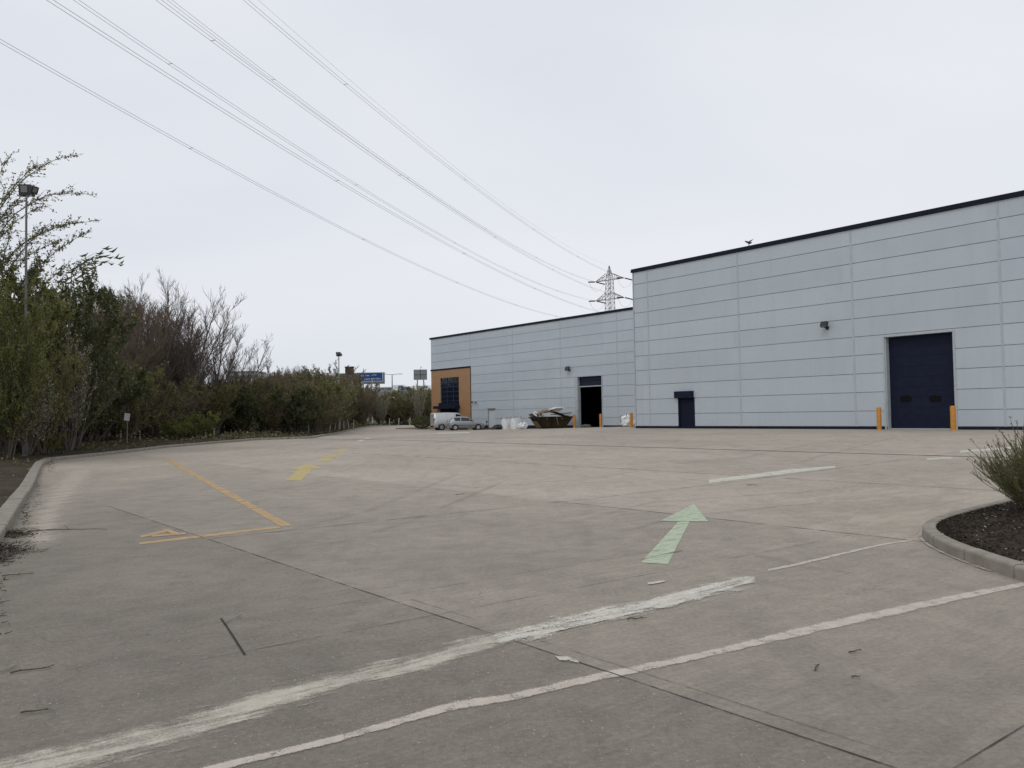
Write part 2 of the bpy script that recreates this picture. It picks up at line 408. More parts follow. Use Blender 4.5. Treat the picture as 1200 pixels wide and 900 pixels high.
def patch_strip(name, up_px, lo_px, material, lift=0.004, sub=0.25, pxpts=True):
    """a sheet between two edge lines, laid on the yard"""
    A = [gp(*p) if pxpts else Vector(p) for p in up_px]; B = [gp(*p) if pxpts else Vector(p) for p in lo_px]
    def resample(P, n):
        L = [0]
        for i in range(1, len(P)): L.append(L[-1] + (P[i] - P[i - 1]).length)
        o = []
        for k in range(n + 1):
            d = L[-1] * k / n; i = 1
            while i < len(L) - 1 and L[i] < d: i += 1
            f = (d - L[i - 1]) / max(1e-9, L[i] - L[i - 1]); o.append(P[i - 1].lerp(P[i], f))
        return o, L[-1]
    _, LA = resample(A, 2); n = max(2, min(260, int(LA / sub)))
    A, _ = resample(A, n); B, _ = resample(B, n)
    mb = MB(); mb.uv = []
    for k in range(n + 1):
        for j in range(5):
            p = A[k].lerp(B[k], j / 4); mb.v.append((p.x, p.y, gz(p.x, p.y) + lift)); mb.uv.append((k / n, j / 4))
    for k in range(n):
        for j in range(4):
            a = k * 5 + j; mb.f.append((a, a + 5, a + 6, a + 1)); mb.m.append(0)
    return base_at(mb.build(name, material), A[0])
def line_strip(name, pts, w, material, lift=0.004, px=True, sub=0.25):
    P = [gp(*p) if px else Vector((p[0], p[1], 0)) for p in pts]; a, b = [], []
    for i, p in enumerate(P):
        d = (P[min(i + 1, len(P) - 1)] - P[max(i - 1, 0)]); d.z = 0; d.normalize(); q = Vector((-d.y, d.x, 0)) * (w / 2)
        a.append(p + q); b.append(p - q)
    return patch_strip(name, a, b, material, lift, sub, False)

P_JOINT = paint_material('dirt_filled_joint', (0.07, 0.062, 0.054), wear=0.46, edge=0.0, sc=2.5, grit=0.3, soft=0.12)
P_FAINT = paint_material('faint_joint', (0.10, 0.092, 0.08), wear=0.53, edge=0.0, sc=1.8, grit=0.4, soft=0.14)
P_WHITE = paint_material('fresh_white_scrape', (0.66, 0.62, 0.545), wear=0.40, edge=0.36, sc=2.4, stretch=(0.55, 4.0, 1), grit=0.7, col2=(0.50, 0.46, 0.395), soft=0.10, amax=1, ends=0.05)
P_BEIGE = paint_material('worn_beige_band', (0.56, 0.505, 0.42), wear=0.40, edge=0.36, sc=2.2, stretch=(0.45, 4.2, 1), grit=0.4, col2=(0.43, 0.385, 0.315), soft=0.14, amax=1, ends=0.02)
P_LINE = paint_material('old_pinkish_line', (0.57, 0.50, 0.43), wear=0.33, edge=0.22, sc=7, grit=0.8, col2=(0.47, 0.41, 0.35), amax=1, soft=0.13)
P_GREEN = paint_material('faded_green_paint', (0.53, 0.60, 0.44), wear=0.33, edge=0.0, sc=4, stretch=(.6, 4.5, 1), grit=0.5, col2=(0.42, 0.47, 0.34), amax=.95, soft=0.16)
P_YEL = paint_material('faded_yellow_paint', (0.68, 0.52, 0.20), wear=0.22, edge=0.0, sc=3, grit=0.5, col2=(0.45, 0.38, 0.20), amax=.85, soft=0.2)
P_ORA = paint_material('orange_bay_paint', (0.66, 0.44, 0.21), wear=0.31, edge=0.08, sc=3, grit=0.6, col2=(0.46, 0.33, 0.20), amax=.8, soft=0.2)
P_WLN = paint_material('pale_white_line', (0.62, 0.60, 0.50), wear=0.31, edge=0.1, sc=4, grit=0.5, soft=0.15)
P_DUST = paint_material('pale_dust', (0.56, 0.495, 0.41), amax=.7, col2=(0.52, 0.455, 0.37), wear=0.33, edge=0.4, sc=1.6, stretch=(.6, 2.0, 1), grit=0.5, soft=0.20, ends=0.12)
P_CRACK = paint_material('crack', (0.04, 0.036, 0.03), wear=0.30, edge=0.05, sc=6, grit=0.3, soft=0.1)

def joint_s(name, s, t0, t1, w, m, lift=0.004):
    n = 12; pts = [st(s + (random.Random(i + s).random() - .5) * 0.01, t0 + (t1 - t0) * i / n) for i in range(n + 1)]
    return tag(line_strip(name, pts, w, m, lift, px=False, sub=0.5), kind='structure')
def joint_t(name, t, s0, s1, w, m, lift=0.004):
    n = 12; pts = [st(s0 + (s1 - s0) * i / n, t + (random.Random(i * 3 + t).random() - .5) * 0.01) for i in range(n + 1)]
    return tag(line_strip(name, pts, w, m, lift, px=False, sub=0.5), kind='structure')
joint_s('yard_joint', 3.63, -6, 17, 0.013, P_JOINT)
joint_s('yard_joint', 3.78, 2, 6.3, 0.008, P_FAINT)
joint_s('yard_joint', 9.95, 4.6, 11.5, 0.024, P_JOINT)
joint_t('yard_joint', 1.75, 3.64, 14, 0.011, P_JOINT)
joint_t('yard_joint', 5.68, 1.4, 9.9, 0.009, P_FAINT)
joint_t('yard_joint', 6.55, 2.4, 9, 0.008, P_FAINT)
joint_t('yard_joint', 11.3, 3.7, 26, 0.03, P_FAINT)
joint_s('yard_joint', 16.2, 2, 40, 0.05, P_FAINT)
# the drainage line in front of the units
sD = sum(NX * gp(x, y).x + NY * gp(x, y).y for x, y in ((700, 524), (900, 528.5), (1100, 532))) / 3
joint_s('drain_channel', sD, -8, 72, 0.16, mat('iron_drain_grate', (0.07, 0.06, 0.052), 0.8, var=0.3, vscale=9))

def mark(o, label, cat='road marking', group=None): return tag(o, label, cat, group)
# long worn bands crossing the foreground
mark(patch_strip('painted_band', [(-70, 905), (0, 880), (133, 854), (233, 828), (283, 810), (333, 797), (400, 783), (487, 763), (560, 741), (600, 735)],
     [(-70, 968), (0, 945), (100, 914), (165, 897), (250, 868), (322, 845), (340, 832), (400, 816), (500, 793), (560, 769), (600, 756)], P_BEIGE),
     'broad worn beige band crossing the near concrete towards the bottom left corner')
mark(patch_strip('painted_band', [(560, 746), (600, 736), (632, 724), (655, 720), (700, 710), (760, 697), (800, 688), (850, 676), (884, 672)],
     [(560, 763), (600, 757), (650, 751), (700, 739), (760, 724), (800, 715), (850, 703), (888, 687), (899, 678)], P_WHITE, lift=0.008),
     'bright chalky white scrape on the concrete below the green arrow')
mark(patch_strip('painted_line', [(140, 925), (225, 902), (400, 861), (533, 821), (600, 813), (683, 792), (733, 782), (800, 769), (867, 753), (933, 736), (1000, 721), (1067, 707), (1133, 694), (1199, 682)],
     [(140, 938), (225, 912), (400, 870), (533, 833), (600, 823), (683, 803), (733, 793), (800, 778), (867, 763), (933, 748), (1000, 733), (1067, 718), (1133, 702.5), (1201, 688)], P_LINE),
     'long pinkish grey line running from the foreground to the planter kerb')
mark(patch_strip('painted_line', [(900, 667), (930, 661), (1000, 644.5), (1040, 636), (1068, 632.5)], [(900, 670), (930, 664.5), (1000, 647.5), (1040, 638.5), (1068, 634.5)], P_LINE),
     'short thin faded line ending at the tip of the planter kerb')
for a, b, lb in (([(758, 683), (780, 680)], [(758, 686.5), (780, 683.5)], 'smaller pair of white scrapes left flake beside the white scrape'),
             ([(648, 769), (662, 768), (678, 775)], [(655, 775), (668, 778), (680, 779)], 'chalky white fleck on the joint between the two bands')):
    mark(patch_strip('paint_fleck', a, b, P_WHITE, lift=0.008), lb.replace('smaller pair of white scrapes left flake', 'narrow white flake'))
# pale dust around the kerb nose and the left kerb
tag(patch_strip('ground_dust', [(1000, 594), (1070, 588), (1150, 584)], [(960, 628), (1040, 632), (1080, 630)], P_DUST, lift=0.003), kind='structure')
tag(patch_strip('ground_dust', [(880, 585), (1010, 565), (1140, 560)], [(820, 603), (980, 600), (1130, 590)], P_DUST, lift=0.003), kind='structure')
tag(patch_strip('ground_dust', [(8, 660), (45, 575), (75, 545)], [(60, 680), (85, 600), (130, 548)], P_DUST, lift=0.003), kind='structure')

def poly_mark(name, polys, material, label, group=None):
    """shape made of quads / triangles given by corners on the ground, subdivided onto the yard"""
    mb = MB(); mb.uv = []
    for qi, q in enumerate(polys):
        P = [gp(*p) for p in q]
        if len(P) == 3: P = [P[0], P[1], P[2], P[2]]
        n = 8; b = len(mb.v)
        for i in range(n + 1):
            a = P[0].lerp(P[3], i / n); c = P[1].lerp(P[2], i / n)
            for j in range(n + 1):
                p = a.lerp(c, j / n); mb.v.append((p.x, p.y, gz(p.x, p.y) + 0.0045 + qi * 0.002)); mb.uv.append((0.5, 0.5))
        for i in range(n):
            for j in range(n):
                k = b + i * (n + 1) + j; mb.f.append((k, k + 1, k + n + 2, k + n + 1)); mb.m.append(0)
    o = mb.build(name, material); c = Vector(mb.v[0]); return mark(base_at(o, c), label, 'road marking', group)
poly_mark('painted_arrow', [[(751, 659.5), (783, 661.5), (808, 611.5), (795, 611.5)], [(773.5, 611), (830, 611.6), (813, 591)]], P_GREEN,
          'large faded pale green arrow pointing away across the yard')
poly_mark('painted_arrow', [[(335, 563.3), (353, 562.8), (366, 549.8), (350, 549.8)], [(340, 550.2), (379, 549.2), (361, 543.6)]], P_YEL,
          'nearer and bigger yellow arrow beyond the orange bay line')
poly_mark('painted_arrow', [[(371, 541), (384, 541), (391, 536), (382, 536)], [(376, 536.2), (398, 535.6), (389, 532.6)]], P_YEL,
          'smaller farther yellow arrow past the big yellow arrow')
poly_mark('painted_dash', [[(392, 530.8), (401, 530.4), (408, 526), (400, 526.4)]], P_YEL, 'pale yellow dash farthest of the yellow marks')
poly_mark('painted_dash', [[(417, 517.3), (424, 517), (428, 515.2), (422, 515.6)]], P_WLN, 'left and nearer of two small white dashes at the yard exit')
poly_mark('painted_dash', [[(426, 514.4), (432, 514.2), (435, 513), (430, 513.2)]], P_WLN, 'right and farther of two small white dashes at the yard exit')
o = mark(patch_strip('bay_line', [(190, 537.3), (328, 616.9)], [(201, 538.8), (343, 616)], P_ORA), 'wide orange bay line slanting across the left of the yard')
mark(patch_strip('bay_line', [(163, 636), (240, 626.6), (327, 616.9)], [(163, 638.6), (240, 629.6), (329, 619)], P_ORA), 'thin orange bay line closing the bay below the wide line')
poly_mark('painted_number', [[(164, 628.2), (165, 630.5), (200, 623), (196, 620.6)], [(178, 627.6), (178, 629.6), (218, 626.6), (217, 624.8)], [(189, 620.6), (197, 620.2), (212, 626.2), (203, 627)]], P_ORA,
          'worn orange number in the corner of the marked bay')
mark(patch_strip('painted_line', [(831, 562.2), (925, 549.8), (979, 546.2)], [(831, 566.6), (905, 557.6), (979, 548.4)], P_WLN), 'pale greenish white line beyond the green arrow')
mark(patch_strip('painted_line', [(1086, 537.2), (1116, 535.6)], [(1086, 539.4), (1116, 537.6)], P_WLN), 'short white dash near the far side of the planter')
mark(patch_strip('painted_line', [(1125, 528), (1230, 520)], [(1125, 531), (1230, 522.5)], P_WLN), 'white line partly hidden behind the planter shrub')
mark(patch_strip('painted_line', [(512, 507.2), (550, 506.4)], [(512, 508.4), (550, 507.6)], P_WLN), 'faint white line on the tarmac in front of the silver van')
o = line_strip('crack', [(259, 725), (270, 741), (287, 768)], 0.017, P_CRACK); tag(o, kind='structure')
for q in ([(752, 657), (775, 651), (800, 646)], [(0, 790), (12, 786), (22, 780)], [(262, 733), (272, 728), (282, 723)]):
    tag(line_strip('crack', q, 0.02, P_JOINT, lift=0.012, sub=0.1), kind='structure')

P_TYRE = paint_material('tyre_smear', (0.12, 0.105, 0.09), wear=0.46, edge=0.3, sc=1.5, grit=0.5, soft=0.22, ends=0.25, amax=.13)
for q, w in (([(560, 640), (760, 590), (960, 575), (1100, 560)], .22), ([(590, 660), (800, 605), (1000, 585), (1140, 566)], .22), ([(830, 665), (930, 690), (1010, 700)], .25), ([(860, 645), (960, 668), (1060, 678)], .25),
             ([(420, 560), (560, 572), (700, 560), (820, 540)], .25), ([(100, 690), (260, 640), (430, 600), (560, 545)], .2), ([(140, 720), (300, 665), (480, 612), (620, 550)], .2), ([(880, 560), (960, 535), (1040, 515), (1075, 507)], .25), ([(820, 550), (900, 530), (1000, 512), (1050, 506)], .25)):
    tag(line_strip('tyre_mark', q, w, P_TYRE, lift=0.010), kind='structure')

# ------------------------------------------------------------------ kerbs and beds
def kerb(path, w=0.15, h=0.125, stone=0.91, side=1, lean=0.0):
    """kerb stones along a path; side=+1 puts the stone on the left of the path"""
    P = [Vector(p) for p in path]; L = [0]
    for i in range(1, len(P)): L.append(L[-1] + (P[i] - P[i - 1]).length)
    def pos(d):
        i = 1
        while i < len(L) - 1 and L[i] < d: i += 1
        return P[i - 1].lerp(P[i], (d - L[i - 1]) / max(1e-9, L[i] - L[i - 1]))
    mb = MB(); d = 0; rg = random.Random(5)
    prof = [(0, -0.05), (0.0, h - 0.025), (0.008, h - 0.008), (0.026, h), (w - .012, h + 0.003), (w, h - 0.008), (w, -0.05)]
    while d < L[-1] - 0.05:
        e = min(L[-1], d + stone - 0.02); k = 4; ring = []; jz = rg.uniform(-.004, .004); jo = rg.uniform(-.004, .004)
        for i in range(k + 1):
            a = pos(d + (e - d) * i / k); b0 = pos(max(0, d + (e - d) * i / k - .15)); b1 = pos(min(L[-1], d + (e - d) * i / k + .15))
            t = (b1 - b0); t.z = 0; t.normalize(); q = Vector((-t.y, t.x, 0)) * side
            ring.append([(a.x + q.x * (x + jo), a.y + q.y * (x + jo), gz(a.x, a.y) + z + (jz if z > 0 else 0)) for x, z in prof])
        m_ = len(prof); vs = [v for r in ring for v in r]; fs = []
        for i in range(k):
            for j in range(m_ - 1):
                f = (i * m_ + j, i * m_ + j + 1, (i + 1) * m_ + j + 1, (i + 1) * m_ + j); fs.append(f if side < 0 else f[::-1])
        fs.append(tuple(range(m_))); fs.append(tuple(k * m_ + j for j in reversed(range(m_))))
        mb.add(vs, fs); d += stone
    return mb

left_path = [gp(*p) for p in ((-150, 900), (-60, 722), (5, 631), (25, 595.5), (38, 576), (47, 553), (51, 545), (60, 540.5), (120, 534), (200, 524.5), (270, 518.5), (300, 516), (345, 514.4), (368, 513.6), (378, 511.6), (400, 507.4), (420, 502.6), (440, 498.6))]
o = kerb(left_path, w=0.26, h=0.14, side=1).build('left_kerb', M_KERB); tag(base_at(o, left_path[0]), kind='structure')
# verge behind the left kerb
mb = MB(); fine = []
for i in range(len(left_path) - 1):
    a, b = left_path[i], left_path[i + 1]; n = max(1, int((b - a).length / 0.8))
    for k in range(n): fine.append(a.lerp(b, k / n))
fine.append(left_path[-1]); fine.append(fine[-1] + Vector((-6, 40, 0)))
offs = [0, .15, .4, .8, 1.4, 2.2, 3.2, 4.5, 6, 8, 11, 16, 28, 60]
base = []
for i, p in enumerate(fine):
    t = (fine[min(i + 1, len(fine) - 1)] - fine[max(i - 1, 0)]); t.z = 0; t.normalize(); base.append(p + Vector((-t.y, t.x, 0)) * 0.2)
base.sort(key=lambda v: v.y)
pth = np.array([(p.x, p.y) for p in fine])
for i, p in enumerate(base):
    for j, d in enumerate(offs):
        x, y = p.x - d, p.y; dd = float(np.hypot(pth[:, 0] - x, pth[:, 1] - y).min())
        z = 0.118 + (0.10 * sst(dd / 2) + 0.30 * sst((dd - 1) / 6)) + (noise.noise(Vector((x * .9, y * .9, 0))) * 0.09 * min(1, dd) if j else 0)
        mb.v.append((x, y, z))
nd = len(offs)
for i in range(len(base) - 1):
    for j in range(nd - 1):
        a = i * nd + j; mb.f.append((a, a + nd, a + nd + 1, a + 1)); mb.m.append(0)
tag(mb.build('verge', M_VERGE, smooth=True), kind='structure')

rp = [(12, -3), (7.6, 0.6), (5.9, 2.6), (5.1, 4.4), (4.72, 6.0), (4.62, 7.48), (4.63, 8.45), (4.72, 9.25), (4.86, 9.85), (5.05, 10.35), (5.35, 10.85), (5.8, 11.35), (6.5, 11.95), (7.75, 13.05), (9.0, 14.1), (12, 16.6), (17, 20.6), (24, 25)]
def smooth_path(P, it=2):
    P = [Vector((*p, 0)) for p in P]
    for _ in range(it):
        Q = [P[0]]
        for a, b in zip(P, P[1:]): Q += [a.lerp(b, .25), a.lerp(b, .75)]
        Q.append(P[-1]); P = Q
    return P
rpath = smooth_path(rp)
o = kerb(rpath, w=0.15, h=0.13, side=-1).build('planter_kerb', M_KERB); tag(base_at(o, rpath[0]), kind='structure')
mb = MB(); cen = Vector((13, 9, 0)); rings = [0, .03, .07, .12, .2, .3, .45, .7, 1.0]
for i, p in enumerate(rpath):
    t = rpath[min(i + 1, len(rpath) - 1)] - rpath[max(i - 1, 0)]; t.normalize(); p = p - Vector((-t.y, t.x, 0)) * 0.14
    c = Vector((14 + (p.x - 14) * .3, 9 + (p.y - 9) * 0.6, 0))
    for j, k in enumerate(rings):
        q = p.lerp(c, k); mb.v.append((q.x, q.y, gz(q.x, q.y) + 0.10 + 0.10 * sst(k * 6) + (noise.noise(Vector((q.x * 3, q.y * 3, 1))) * 0.03 if j else 0)))
for i in range(len(rpath) - 1):
    for j in range(len(rings) - 1):
        a = i * len(rings) + j; mb.f.append((a, a + 1, a + len(rings) + 1, a + len(rings))); mb.m.append(0)
tag(mb.build('planter_soil', M_SOIL, smooth=True), kind='structure')
kl = rpath[24:len(rpath) - 12]
def off_path(P, d):
    o = []
    for i, p in enumerate(P):
        t = (P[min(i + 1, len(P) - 1)] - P[max(i - 1, 0)]).normalized(); o.append(p + Vector((-t.y, t.x, 0)) * d)
    return o
tag(patch_strip('gutter_dust', off_path(kl, 0.002), off_path(kl, 0.045), paint_material('pale_gutter_dust', (0.55, 0.49, 0.41), wear=0.44, edge=0.1, sc=5, grit=0.6, soft=0.12), 0.012, .15, False), kind='structure')
# mulch chips and pebbles: uncountable
rg = random.Random(11); mb = MB()
for _ in range(9000):
    i = rg.randrange(14, len(rpath) - 12); p = rpath[i]; t_ = (rpath[i + 1] - rpath[i - 1]).normalized(); p = p - Vector((-t_.y, t_.x, 0)) * 0.15
    p = p.lerp(rpath[i + 1], rg.random() * .5); k = rg.random() ** 1.7 * .45; q = p.lerp(Vector((14 + (p.x - 14) * .3, 9 + (p.y - 9) * 0.6, 0)), k + .004)
    x, y = q.x, q.y; z = gz(x, y) + 0.10 + 0.10 * sst(k * 6) + noise.noise(Vector((x * 3, y * 3, 1))) * 0.03 * min(1, k * 20) + .004 + .018 * rg.random(); s = rg.uniform(.004, .013) * (2.0 if rg.random() < .03 else 1); a = rg.uniform(0, 6.28); mi = 1 if rg.random() < 0.03 else 0
    M3 = Matrix.Rotation(rg.uniform(-.6, .6), 3, 'X') @ Matrix.Rotation(rg.uniform(-.6, .6), 3, 'Y')
    mb.box((x, y, z), (s * rg.uniform(1.2, 3.2), s, s * .5), a, mi, M3)
tag(mb.build('mulch_chips', [mat('mulch_chip', (0.038, 0.028, 0.021), 1, var=.6, vscale=30, spec=.1), mat('pale_pebble', (0.30, 0.28, 0.25), .9, var=.3, vscale=30)]), kind='stuff')

mb = MB()
for i in range(13):
    for j in range(9): x, y = -60 + 20 * i, 146.5 + [0, 2, 6, 14, 30, 70, 200, 700, 2500][j]; mb.v.append((x if j < 5 else x * (1 + j * 2), y, .02 + .3 * sst(j / 2)))
for i in range(12):
    for j in range(8): a = i * 9 + j; mb.f.append((a, a + 9, a + 10, a + 1)); mb.m.append(0)
tag(mb.build('far_land', M_LAND, smooth=True), kind='structure')
# ------------------------------------------------------------------ warehouse units
def clad(mbp, x0, x1, z0, z1, rows, cols, holes, gap=0.036, y=0.0, th=0.05):
    """panel skin: one box per panel, cut around openings"""
    zs = sorted(set([z0, z1] + [r for r in rows if z0 < r < z1])); xs = sorted(set([x0, x1] + [c for c in cols if x0 < c < x1]))
    for i in range(len(xs) - 1):
        for j in range(len(zs) - 1):
            rects = [(xs[i] + gap / 2, xs[i + 1] - gap / 2, zs[j] + gap / 2, zs[j + 1] - gap / 2)]
            for hx0, hx1, hz0, hz1 in holes:
                nr = []
                for a, b, c, d in rects:
                    if hx1 <= a or hx0 >= b or hz1 <= c or hz0 >= d: nr.append((a, b, c, d)); continue
                    if a < hx0: nr.append((a, hx0, c, d))
                    if b > hx1: nr.append((hx1, b, c, d))
                    aa, bb_ = max(a, hx0), min(b, hx1)
                    if c < hz0: nr.append((aa, bb_, c, hz0))
                    if d > hz1: nr.append((aa, bb_, hz1, d))
                rects = nr
            for a, b, c, d in rects:
                if b - a > .01 and d - c > .01: mbp.bb(a, b, y - th, y, c, d)
def skin_with_holes(mb, x0, x1, z0, z1, holes, y0, y1):
    rects = [(x0, x1, z0, z1)]
    for hx0, hx1, hz0, hz1 in holes:
        nr = []
        for a, b, c, d in rects:
            if hx1 <= a or hx0 >= b or hz1 <= c or hz0 >= d: nr.append((a, b, c, d)); continue
            if a < hx0: nr.append((a, hx0, c, d))
            if b > hx1: nr.append((hx1, b, c, d))
            aa, bb_ = max(a, hx0), min(b, hx1)
            if c < hz0: nr.append((aa, bb_, c, hz0))
            if d > hz1: nr.append((aa, bb_, hz1, d))
        rects = nr
    for a, b, c, d in rects: mb.bb(a, b, y0, y1, c, d)

def flood(parent, x, z, y=-0.05, r=1.0):
    f = MB(); f.box((x, y - .32, z), (.38 * r, .16, .30 * r), 0, 0, Matrix.Rotation(-.45, 3, 'X'))
    f.bb(x - .03, x + .03, y - .26, y - .001, z - .20, z - .14); f.bb(x - .09, x + .09, y - .03, y - .001, z - .28, z - .08)
    o = f.build('wall_floodlight', M_FLOOD, parent)
    g = MB(); g.box((x, y - .405, z - .035), (.30 * r, .012, .22 * r), 0, 0, Matrix.Rotation(-.45, 3, 'X')); g.build('lens', M_LENS, o)
    return o

# near unit (right)
T0R = 40.0; ZR0 = 0.49; ZRT = 11.57
R = empty('warehouse', st(S_R, T0R, 0), YAW, 'taller nearer pale grey warehouse with the big closed navy door', 'warehouse', 'warehouse units')
def RX(px, py, s=S_R): t, z = wall_hit(px, py, s); return T0R - t, z
dx0, _ = RX(1038.5, 450); dx1, dzt = RX(1117, 388.5)
px0, _ = RX(795.5, 480); px1, pzt = RX(814.5, 465.5)
RW = 62.0; RD = 45.0
cols = [RX(760.7, 400)[0] + 7.42 * k for k in range(0, 10)]
rows = [1.47 + k for k in range(0, 11)]
holesR = [(dx0, dx1, ZR0 - 1, dzt), (px0, px1, ZR0 - 1, pzt)]
mb = MB(); clad(mb, 0.06, RW, ZR0 + 0.16, ZRT - 0.24, rows, cols, holesR); mb.build('cladding', M_CLAD, R)
mb = MB(); skin_with_holes(mb, 0.0, RW, ZR0 - 0.6, ZRT - 0.02, holesR, 0.0, 0.28); mb.build('wall', M_GAP, R)
mb = MB(); mb.bb(0, 0.28, 0.28, RD, ZR0 - .6, ZRT - .02); mb.bb(RW - .28, RW, .28, RD, ZR0 - .6, ZRT - .02); mb.bb(.28, RW - .28, RD - .28, RD, ZR0 - .6, ZRT - .02)
mb.build('wall', M_CLAD, R)
mb = MB(); mb.bb(0.28, RW - .28, .28, RD - .28, ZRT - 1.2, ZRT - 1.0); mb.build('roof', M_SGREY, R)
mb = MB(); mb.bb(-0.12, RW + .1, -0.14, 0.34, ZRT - 0.24, ZRT - 0.10); mb.bb(-0.12, RW + .1, -0.10, 0.34, ZRT - 0.10, ZRT)
mb.bb(-0.12, .30, .34, RD, ZRT - .30, ZRT); mb.build('coping', M_COPE, R)
mb = MB(); skin_with_holes(mb, -0.02, RW, ZR0 - 0.3, ZR0 + 0.15, holesR, -0.07, -0.002); mb.build('plinth', M_NAVY, R)
mb = MB()
for c in cols: mb = MB(); skin_with_holes(mb, c - .055, c + .055, ZR0 + .16, ZRT - .25, holesR, -.062, -.0505); mb.build('flashing', M_TRIM, R)
mb = MB(); mb.bb(-0.03, 0.055, -.07, .12, ZR0 + .16, ZRT - .25); mb.build('corner_flashing', M_TRIM, R)
mb = MB(); fl = 0.09     # door surround
mb.bb(dx0 - fl, dx0 - .002, -.085, -.002, ZR0 + .0, dzt + fl); mb.bb(dx1 + .002, dx1 + fl, -.085, -.002, ZR0, dzt + fl); mb.bb(dx0 - .002, dx1 + .002, -.085, -.002, dzt + .002, dzt + fl)
mb.bb(dx0 - .001, dx0 + .05, -.002, .36, ZR0 - .1, dzt); mb.bb(dx1 - .05, dx1 + .001, -.002, .36, ZR0 - .1, dzt)
mb.build('door_surround', M_TRIM, R)
mb = MB(); nrow = 9; hh = (dzt - ZR0 - .07) / nrow
for k in range(nrow): mb.bb(dx0 + .05, dx1 - .05, .30, .345, ZR0 + .07 + k * hh + .006, ZR0 + .07 + (k + 1) * hh - .006)
mb.bb(dx0 + .05, dx1 - .05, .312, .340, ZR0 - .1, dzt)
door = mb.build('door', M_NAVY, R)
for a in (1061.5, 1096):
    wx, wz = RX(a, 467.5, S_R + .3); w = MB()
    pr = [(wx + .30 * math.copysign(abs(math.cos(q)) ** .6, math.cos(q)), wz + .17 * math.copysign(abs(math.sin(q)) ** .6, math.sin(q))) for q in np.linspace(0, 2 * math.pi, 24, endpoint=False)]
    w.add([(x, .285, z) for x, z in pr] + [(x, .299, z) for x, z in pr], [tuple(range(24))] + [(i, (i + 1) % 24, 24 + (i + 1) % 24, 24 + i) for i in range(24)])
    w.build('window', mat('rubber_framed_glazing', (.006, .006, .006), .5, spec=.1), door)
mb = MB(); mb.bb(dx0, dx1, .20, .42, ZR0 - .02, ZR0 + .06); mb.build('door_threshold', M_TRIM, R)
mb = MB(); sh = MB(); bx0, bz1 = RX(793.2, 458.8); bx1, _ = RX(813.5, 459)
sh.bb(bx0, bx1, -.30, -.052, pzt - .02, bz1); so_ = sh.build('shutter_box', M_NAVY, R)
for k in range(27):
    z0 = ZR0 + .02 + k * (pzt - ZR0) / 27; mb.bb(px0 + .09, px1 - .09, .02, .05, z0 + .004, z0 + (pzt - ZR0) / 27 - .006)
mb.bb(px0, px0 + .09, -.07, .1, ZR0 - .1, pzt); mb.bb(px1 - .09, px1, -.07, .1, ZR0 - .1, pzt); mb.bb(px0 + .09, px1 - .09, .04, .06, ZR0 - .1, pzt)
mb.build('shutter_door', M_NAVY, R)
fx, fz = RX(970, 380.5); flood(R, fx, fz)

# far unit (left)
T0L = 86.7; ZLT = 11.2
Lb = empty('warehouse', st(S_L, T0L, 0), YAW, 'farther lower pale grey warehouse with tan corner panel and open doorway', 'warehouse', 'warehouse units')
def LX(px, py, s=S_L): t, z = wall_hit(px, py, s); return T0L - t, z
LWD = T0L - T0R
cx0, _ = LX(552.3, 470); _, czt = LX(552, 430.5)
wx0, _ = LX(516.5, 470); wx1, wzt = LX(538, 441.5); wz0 = 2.75
ox0, _ = LX(677.5, 470); ox1, ozt = LX(705.5, 440.0)
qx0, _ = LX(573, 490); qx1, qzt = LX(580.5, 479.5)
holesL = [(ox0, ox1, -1, ozt), (wx0, wx1, wz0, wzt), (qx0, qx1, -1, qzt)]
rowsL = [10.15 - k for k in range(10)]
colsL = [LX(x, 440)[0] for x in (551.5, 601.5, 657.5, 724)]
mb = MB(); clad(mb, 0.06, LWD - .02, 0.30, ZLT - .22, rowsL, colsL, holesL + [(-1, cx0, -1, czt)]); mb.build('cladding', M_CLAD, Lb)
mb = MB(); clad(mb, 0.06, cx0, 0.30, czt, [], [cx0 * .25, cx0 * .5, cx0 * .75], holesL, gap=.012); mb.build('corner_cladding', M_TAN, Lb)
mb = MB(); mb.bb(-.02, cx0 + .02, -.10, -.052, czt - .02, czt + .16); mb.bb(cx0 - .02, cx0 + .07, -.09, -.052, .3, czt - .02); mb.build('panel_trim', M_COPE, Lb)
mb = MB(); skin_with_holes(mb, 0, LWD - .02, -.6, ZLT - .02, holesL, 0, .28); mb.build('wall', M_GAP, Lb)
LD = 40.0
mb = MB(); mb.bb(0, .28, .28, LD, -.6, ZLT - .02); mb.bb(LWD - .3, LWD - .02, .28, LD, -.6, ZLT - .02); mb.bb(.28, LWD - .3, LD - .28, LD, -.6, ZLT - .02); mb.build('wall', M_CLAD, Lb)
mb = MB(); mb.bb(.28, LWD - .3, .28, LD - .28, ZLT - 1.1, ZLT - .9); mb.build('roof', M_SGREY, Lb)
mb = MB(); mb.bb(-.12, LWD - .02, -.14, .34, ZLT - .22, ZLT); mb.bb(-.12, .3, .34, LD, ZLT - .28, ZLT); mb.build('coping', M_COPE, Lb)
mb = MB(); skin_with_holes(mb, -.02, LWD - .02, -.5, .42, [h for h in holesL if h[2] < 0], -.07, -.052); mb.build('plinth', M_NAVY, Lb)
mb = MB()
for c in colsL[1:]: mb = MB(); skin_with_holes(mb, c - .05, c + .05, .43, ZLT - .23, holesL, -.062, -.0505); mb.build('flashing', M_TRIM, Lb)
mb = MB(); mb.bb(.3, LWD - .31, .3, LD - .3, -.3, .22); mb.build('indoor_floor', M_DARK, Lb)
mb = MB(); mb.bb(ox0 - 5, ox1 + 5, 14, 14.1, .22, 9); mb.build('inner_partition', M_DARK, Lb)
